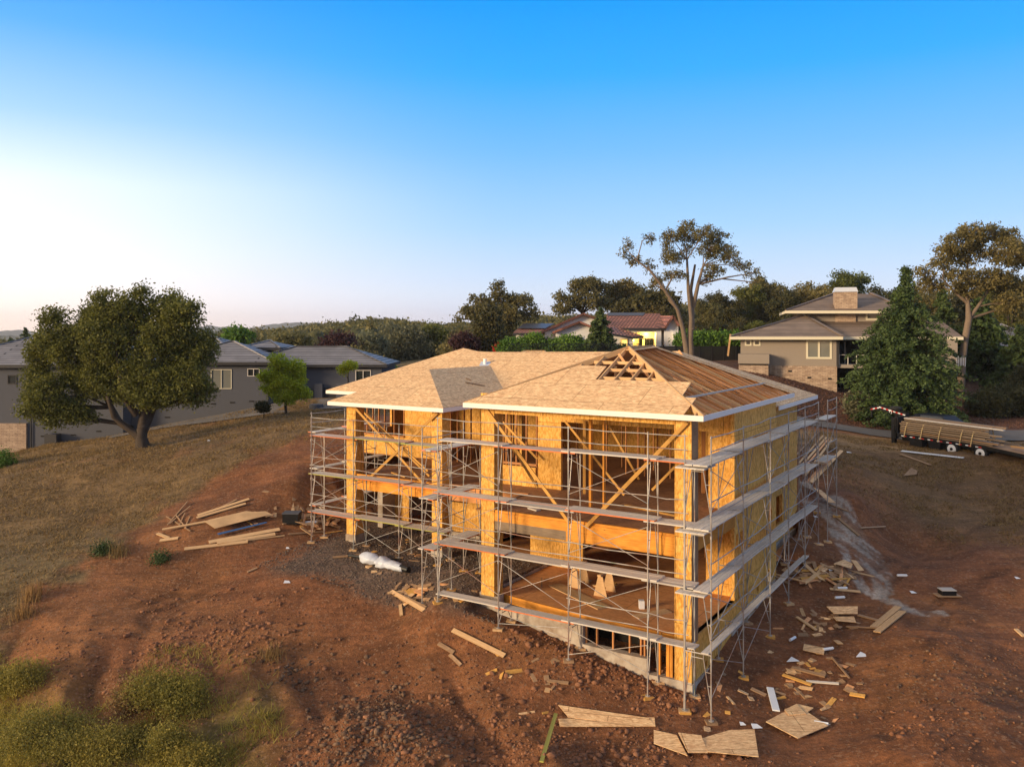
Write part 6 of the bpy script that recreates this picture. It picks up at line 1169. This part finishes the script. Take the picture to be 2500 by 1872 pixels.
for i, (px, top, Z, lab) in enumerate(((62, 804, 150, 'pointed conifer left of the big rounded tree'), (25, 830, 120, 'small dark conifer above the left grey roof'), (1248, 770, 170, 'grey green conifer behind the solar roof'))):
    b = gb(px, 850, Z); conifer('far_conifer', b, max(3, CAMZ+(808-top)/F*Z-b.z), 2.4, 16, 8, 7, .3, 'conifer_leaf', lab, seed=90+i)
# the far woods: nobody could count them
rs = np.random.RandomState(77); Vs, Ts = [], []; N = 4200; k_ = 0
pxr = rs.uniform(-500, 3000, N); Zr = 140+430*rs.rand(N)**1.15; Zr = np.where(pxr > 1500, 135+200*rs.rand(N), Zr); xr = (pxr-CX)/F*Zr; zr = gz(xr, Zr, False)
keep = ~((Zr < 165) & (pxr < 1500) & (rs.rand(N) < .6)); xr, Zr, zr = xr[keep], Zr[keep], zr[keep]; N = len(xr)
hh = rs.uniform(4.5, 9.5, N)*np.where(rs.rand(N) < .07, 1.35, 1.); ysk = np.interp((xr/Zr)*F+CX, SKX, SKY)-4+14*(fbm(((xr/Zr)*F+CX)/40, Zr/60, 3, 9)-.5); cap = CAMZ+(HY-ysk)/F*Zr-zr; hh = np.clip(np.minimum(hh, cap*rs.uniform(.8, 1.05, N)), 2.2, 12); ww = np.maximum(hh, 4.5)*rs.uniform(.38, .6, N); cone = rs.rand(N) < .10
cl = []; ct = []; 
for q in range(16):
    d = rs.normal(0, 1, (N, 3)); d /= np.linalg.norm(d, axis=1)[:, None]; d[:, 2] = np.abs(d[:, 2])*1.0-.25; r_ = np.where(cone, (1-np.clip(d[:, 2], 0, 1))*.45, 1.)
    cl.append(np.stack([xr+d[:, 0]*ww*r_, Zr+d[:, 1]*ww*r_, zr+hh*(.55+d[:, 2]*.45*np.where(cone, 1.4, 1.))], -1)); ct.append(np.clip(rs.rand(N)*.35+_h((xr*3).astype(int), (Zr*3).astype(int), 3)*.65, 0, 1))
cl = np.concatenate(cl); ct = np.concatenate(ct); dist = cl[:, 1]
V, Q, t = leaves(cl, 14, .7, .42, rs, tint=ct); tag(npmesh('far_woods', V, Q, M['far_leaf'], None, t), kind='stuff')
cc_ = np.stack([xr, Zr, zr+hh*.45], -1); d8 = np.array([(math.cos(a_)*math.cos(e_), math.sin(a_)*math.cos(e_), math.sin(e_)) for e_ in (-1.2, -.4, .4, 1.2) for a_ in np.arange(8)*math.pi/4]); 
V = (cc_[:, None]+d8[None]*np.stack([ww*.8, ww*.8, hh*.45], -1)[:, None]).reshape(-1, 3); base_i = (np.arange(N)*32)[:, None, None]
q1 = np.array([[r_*8+a_, r_*8+(a_+1) % 8, (r_+1)*8+(a_+1) % 8, (r_+1)*8+a_] for r_ in range(3) for a_ in range(8)])
tag(npmesh('far_woods_inner_foliage', V, (base_i+q1[None]).reshape(-1, 4), M['far_leaf'], None, np.repeat(rs.rand(N)*.25, 32), smooth=True), kind='stuff')
# dry grass on the fields, weeds, stones
def blades(x, y, h, w, mat, name, seed, tint=None, lean=.6):
    rs = np.random.RandomState(seed); n = len(x); z = gz(x, y); a_ = rs.uniform(0, 6.28, n); d = np.stack([np.cos(a_), np.sin(a_), 0*a_], -1); l = rs.normal(0, lean, (n, 2))*h[:, None]; p = np.stack([x, y, z-.01], -1)
    tip = p+np.stack([l[:, 0], l[:, 1], h], -1); V = np.stack([p-d*w[:, None], p+d*w[:, None], tip], 1).reshape(-1, 3); t = rs.rand(n) if tint is None else tint
    return tag(npmesh(name, V, np.arange(3*n).reshape(-1, 3), M[mat], None, np.repeat(t, 3)), kind='stuff')
rs = np.random.RandomState(5); n = 230000; x = rs.uniform(-42, 8, n); y = 24+42*rs.rand(n)**.8
line = np.interp(y, [24, 30, 36, 40, 44, 48, 52, 60, 100], [-16.5, -17.8, -18.2, -17.5, -16, -13.5, -9.5, -4, -4]); w = (fbm(x/6, y/6, 4, 61)-.5)
pr = sst(.9, -1.6, x-line+1+w*9)*(.25+.75*sst(.38, .6, fbm(x/1.6, y/1.1, 3, 12))); a_, b_ = hl(x, y); keep = (rs.rand(n) < pr) & ~((a_ < 20.5) & (b_ > 1)) & (y < 64); x, y = x[keep], y[keep]
blades(x, y, rs.uniform(.05, .2, len(x)), rs.uniform(.012, .03, len(x)), 'straw', 'dry_grass', 6, lean=.9)
n = 90000; x = rs.uniform(13, 38, n); y = rs.uniform(34, 58, n); w = (fbm(x/6, y/6, 4, 61)-.5); pr = sst(15.5, 21, x+w*9)*sst(37, 42, y+w*8-(x-20)*.4)*sst(.38, .6, fbm(x/1.6, y/1.1, 3, 13)); keep = (rs.rand(n) < pr) & (y < 56.5-.1*(x-20)); x, y = x[keep], y[keep]
blades(x, y, rs.uniform(.05, .18, len(x)), rs.uniform(.012, .03, len(x)), 'straw', 'dry_grass', 7, lean=1.)
n = 60000; x = rs.uniform(-19, -6.5, n); y = rs.uniform(21, 31, n); w = fbm(x/3, y/3, 3, 61)-.5; pr = sst(29.5, 26.5, y+.25*(x+14)+w*6)*sst(-6.2, -9.2, x+w*4)*sst(.4, .6, fbm(x/1.2, y/1.2, 3, 14)); keep = rs.rand(n) < pr; x, y = x[keep], y[keep]
blades(x, y, rs.uniform(.08, .35, len(x)), rs.uniform(.008, .02, len(x)), 'weed', 'weeds', 8, tint=np.clip(fbm(x/1.5, y/1.5, 2, 15)*1.2-.1+rs.rand(len(x))*.3, 0, 1))
def bush(px, py, rx, ry, leaf, label, n, seed, Z=None, size=.035, name='weed_bush'):
    p = ray(px, py+ry*.7); Z = p.y; L_ = LP([(px, py, rx, ry), (px-rx*.4, py+ry*.3, rx*.6, ry*.6), (px+rx*.45, py+ry*.3, rx*.5, ry*.5)], Z, idf, 1.); return tree(name, p, L_, int(n*.8), 60, .2, size, leaf, label, 'bush', seed=seed, shell=.1, tr=.015, twigs=.3)
bush(385,1665,62,40,'weed','yellow green weed bush on the lower left dirt slope',170,51); bush(450,1680,55,50,'weed','darker green weed bush right beside the yellow one',170,52); bush(415,1800,40,50,'weed','upright yellow weed bush near the bottom left edge',120,53); bush(75,1640,55,32,'weed','dark green low bush at the left image edge',120,54); bush(330,1700,40,28,'straw','dry straw coloured bush left of the weed bushes',80,55)
bush(22,1655,30,22,'weed','small weed bush cut by the left image edge',60,56); bush(10,1120,28,22,'hedge_leaf','green bush at the left edge near the stone base',60,57,size=.06); bush(255,1341,14,8,'conifer_leaf','small teal green plant on the left slope',40,58,size=.04); bush(394,1363,13,7,'conifer_leaf','second small teal plant on the left slope',35,59,size=.04); bush(130,1770,110,45,'weed','broad low olive weed patch in the bottom left corner',260,60); bush(270,1800,90,40,'weed','broad brownish weed patch beside the corner patch',220,61); bush(480,1840,50,28,'weed','low weed clump at the bottom edge',110,62)
for i, (px, py, hgt) in enumerate(((290,1340,.6),(80,1450,.8),(60,1490,.6),(660,1590,.4),(345,1640,.5))):
    p = ray(px, py+14); rs = np.random.RandomState(200+i); n = 160; x = p.x+rs.normal(0, .22, n); y = p.y+rs.normal(0, .2, n); z = gz(x, y); a_ = rs.uniform(0, 6.28, n); d = np.stack([np.cos(a_), np.sin(a_), 0*a_], -1)*.012; q = np.stack([x, y, z], -1); h_ = hgt*rs.uniform(.5, 1.2, n); tip = q+np.stack([rs.normal(0, .12, n), rs.normal(0, .12, n), h_], -1)
    o = npmesh('dry_weed', np.stack([q-d, q+d, tip], 1).reshape(-1, 3), np.arange(3*n).reshape(-1, 3), M['straw'], None, np.repeat(rs.rand(n), 3)); tag(o, ['tall dry weed tuft beside the teal plant', 'tall dry weed tuft at the far left slope edge', 'lower dry weed tuft at the far left slope edge', 'small dry weed tuft in the middle of the slope', 'dry weed tuft beside the yellow bush'][i], 'weed tuft')
# stones and clods
ico = np.array([(0,0,1),(.894,0,.447),(.276,.851,.447),(-.724,.526,.447),(-.724,-.526,.447),(.276,-.851,.447),(.724,.526,-.447),(-.276,.851,-.447),(-.894,0,-.447),(-.276,-.851,-.447),(.724,-.526,-.447),(0,0,-1)])
icf = np.array([(0,1,2),(0,2,3),(0,3,4),(0,4,5),(0,5,1),(1,6,2),(2,7,3),(3,8,4),(4,9,5),(5,10,1),(2,6,7),(3,7,8),(4,8,9),(5,9,10),(1,10,6),(6,11,7),(7,11,8),(8,11,9),(9,11,10),(10,11,6)])
def stones(name, x, y, s, mat, seed):
    rs = np.random.RandomState(seed); n = len(x); z = gz(x, y); V = ico[None]*rs.uniform(.65, 1.35, (n, 12, 1))*(s[:, None]*rs.uniform(.6, 1.3, (n, 3)))[:, None]*np.array((1, 1, .7)); a_ = rs.uniform(0, 6.28, n); c_, s_ = np.cos(a_)[:, None], np.sin(a_)[:, None]
    V = np.stack([V[..., 0]*c_-V[..., 1]*s_, V[..., 0]*s_+V[..., 1]*c_, V[..., 2]], -1)+np.stack([x, y, z+s*.12], -1)[:, None]
    return tag(npmesh(name, V.reshape(-1, 3), (icf[None]+(np.arange(n)*12)[:, None, None]).reshape(-1, 3), M[mat], None, np.repeat(rs.rand(n), 12)), kind='stuff')
def rock_mat(name, c0, c1):
    b = NB(name); at = b.n('ShaderNodeAttribute', attribute_name='tint'); g = b.n('ShaderNodeNewGeometry'); col = b.mix(1., b.ramp(at.outputs['Fac'], [(0, c0), (1, c1)]), b.ramp(b.noise(g.outputs['Position'], 14, 4), [(.3, .65), (.7, 1.3)]), 'MULTIPLY'); return b.done(col, .95)
M['clod'] = rock_mat('dirt_clods', (.13,.055,.03), (.27,.125,.065)); M['rock'] = rock_mat('grey_rocks', (.08,.044,.028), (.19,.115,.07)); M['gravel'] = rock_mat('gravel', (.07,.05,.04), (.17,.13,.105))
rs = np.random.RandomState(31); n = 60000; x = rs.uniform(-18, 20, n); y = 20+18*rs.rand(n); s_ = x+.35*y; fore = sst(33, 28, y+.12*x); cl_ = sst(.42, .62, fbm(x/1.4, y/2.2, 4, 33)); a_, b_ = hl(x, y)
pr = (.10+.9*cl_)*(.25+.75*fore)*sst(.0, 1.5, np.maximum(-b_, -a_)); keep = (rs.rand(n) < pr*.75*np.where(x > 7, .3, 1)); x, y = x[keep], y[keep]; s = .014+.05*rs.rand(len(x))**4; stones('dirt_clods', x, y, s, 'clod', 1)
def cluster(px, py, sx, sy, n, smin, smax, mat, name, seed):
    n = int(n*.6); sx *= 1.25; sy *= 1.25
    p = ray(px, py); rs = np.random.RandomState(seed); stones(name, p.x+rs.normal(0, sx, n), p.y+rs.normal(0, sy, n), smin+(smax*1.25-smin)*rs.rand(n)**4, mat, seed)
cluster(900,1740,.8,1.3,1800,.02,.085,'rock','rock_rubble',2); cluster(980,1820,.9,.6,900,.02,.085,'rock','rock_rubble',3); cluster(715,1650,.4,.6,400,.02,.08,'rock','rock_rubble',4); cluster(840,1850,.9,.5,600,.02,.08,'rock','rock_rubble',5)
cluster(1490,1635,1.0,.35,700,.03,.10,'clod','rubble_by_foundation',6); cluster(1620,1700,.6,.3,400,.03,.10,'clod','rubble_by_foundation',7); cluster(1380,1570,1.1,.35,500,.03,.1,'clod','rubble_by_foundation',8); cluster(2250,1770,.6,.9,350,.02,.07,'clod','rock_rubble',9); cluster(2400,1690,1.1,1.3,900,.015,.06,'rock','rock_rubble',10); cluster(1120,1790,1.4,1.,1300,.03,.1,'clod','rock_rubble',11); cluster(520,1560,1.6,1.2,1500,.025,.1,'clod','rock_rubble',12); cluster(1480,1850,1.4,.5,900,.03,.1,'clod','rock_rubble',13)
rs = np.random.RandomState(8); n = 9000; aa = rs.uniform(6.9, 19, n); bb = rs.uniform(-.9, 6.2, n); keep = (rs.rand(n) < .5+.5*fbm(aa, bb, 2, 3)) & ~((aa < 8.3) & (bb > -.3)); aa, bb = aa[keep], bb[keep]; x = C0.x+U_.x*aa+V_.x*bb; y = C0.y+U_.y*aa+V_.y*bb; stones('gravel', x, y, .02+.025*rs.rand(len(x)), 'gravel', 14)
# bark mulch chips on the bank
rs = np.random.RandomState(9); n = 26000; x = rs.uniform(12, 48, n); y = rs.uniform(60.5, 74, n); M['chip'] = rock_mat('bark_chips', (.06,.028,.018), (.17,.08,.05)); stones('bark_mulch', x, y, .03+.05*rs.rand(n), 'chip', 15)

# ---------------- haze ----------------
k = MB(); k.box(-3300, 3300, -450, 3600, -140, 75); hz = k.build('haze', NB('haze_air').m); tag(hz, kind='stuff'); hm = hz.data.materials[0]; ht = hm.node_tree; ht.nodes.clear()
pv = ht.nodes.new('ShaderNodeVolumePrincipled'); pv.inputs['Color'].default_value = (.98, .95, .95, 1); pv.inputs['Density'].default_value = .00015; pv.inputs['Anisotropy'].default_value = .2; oo = ht.nodes.new('ShaderNodeOutputMaterial'); ht.links.new(pv.outputs[0], oo.inputs[1])
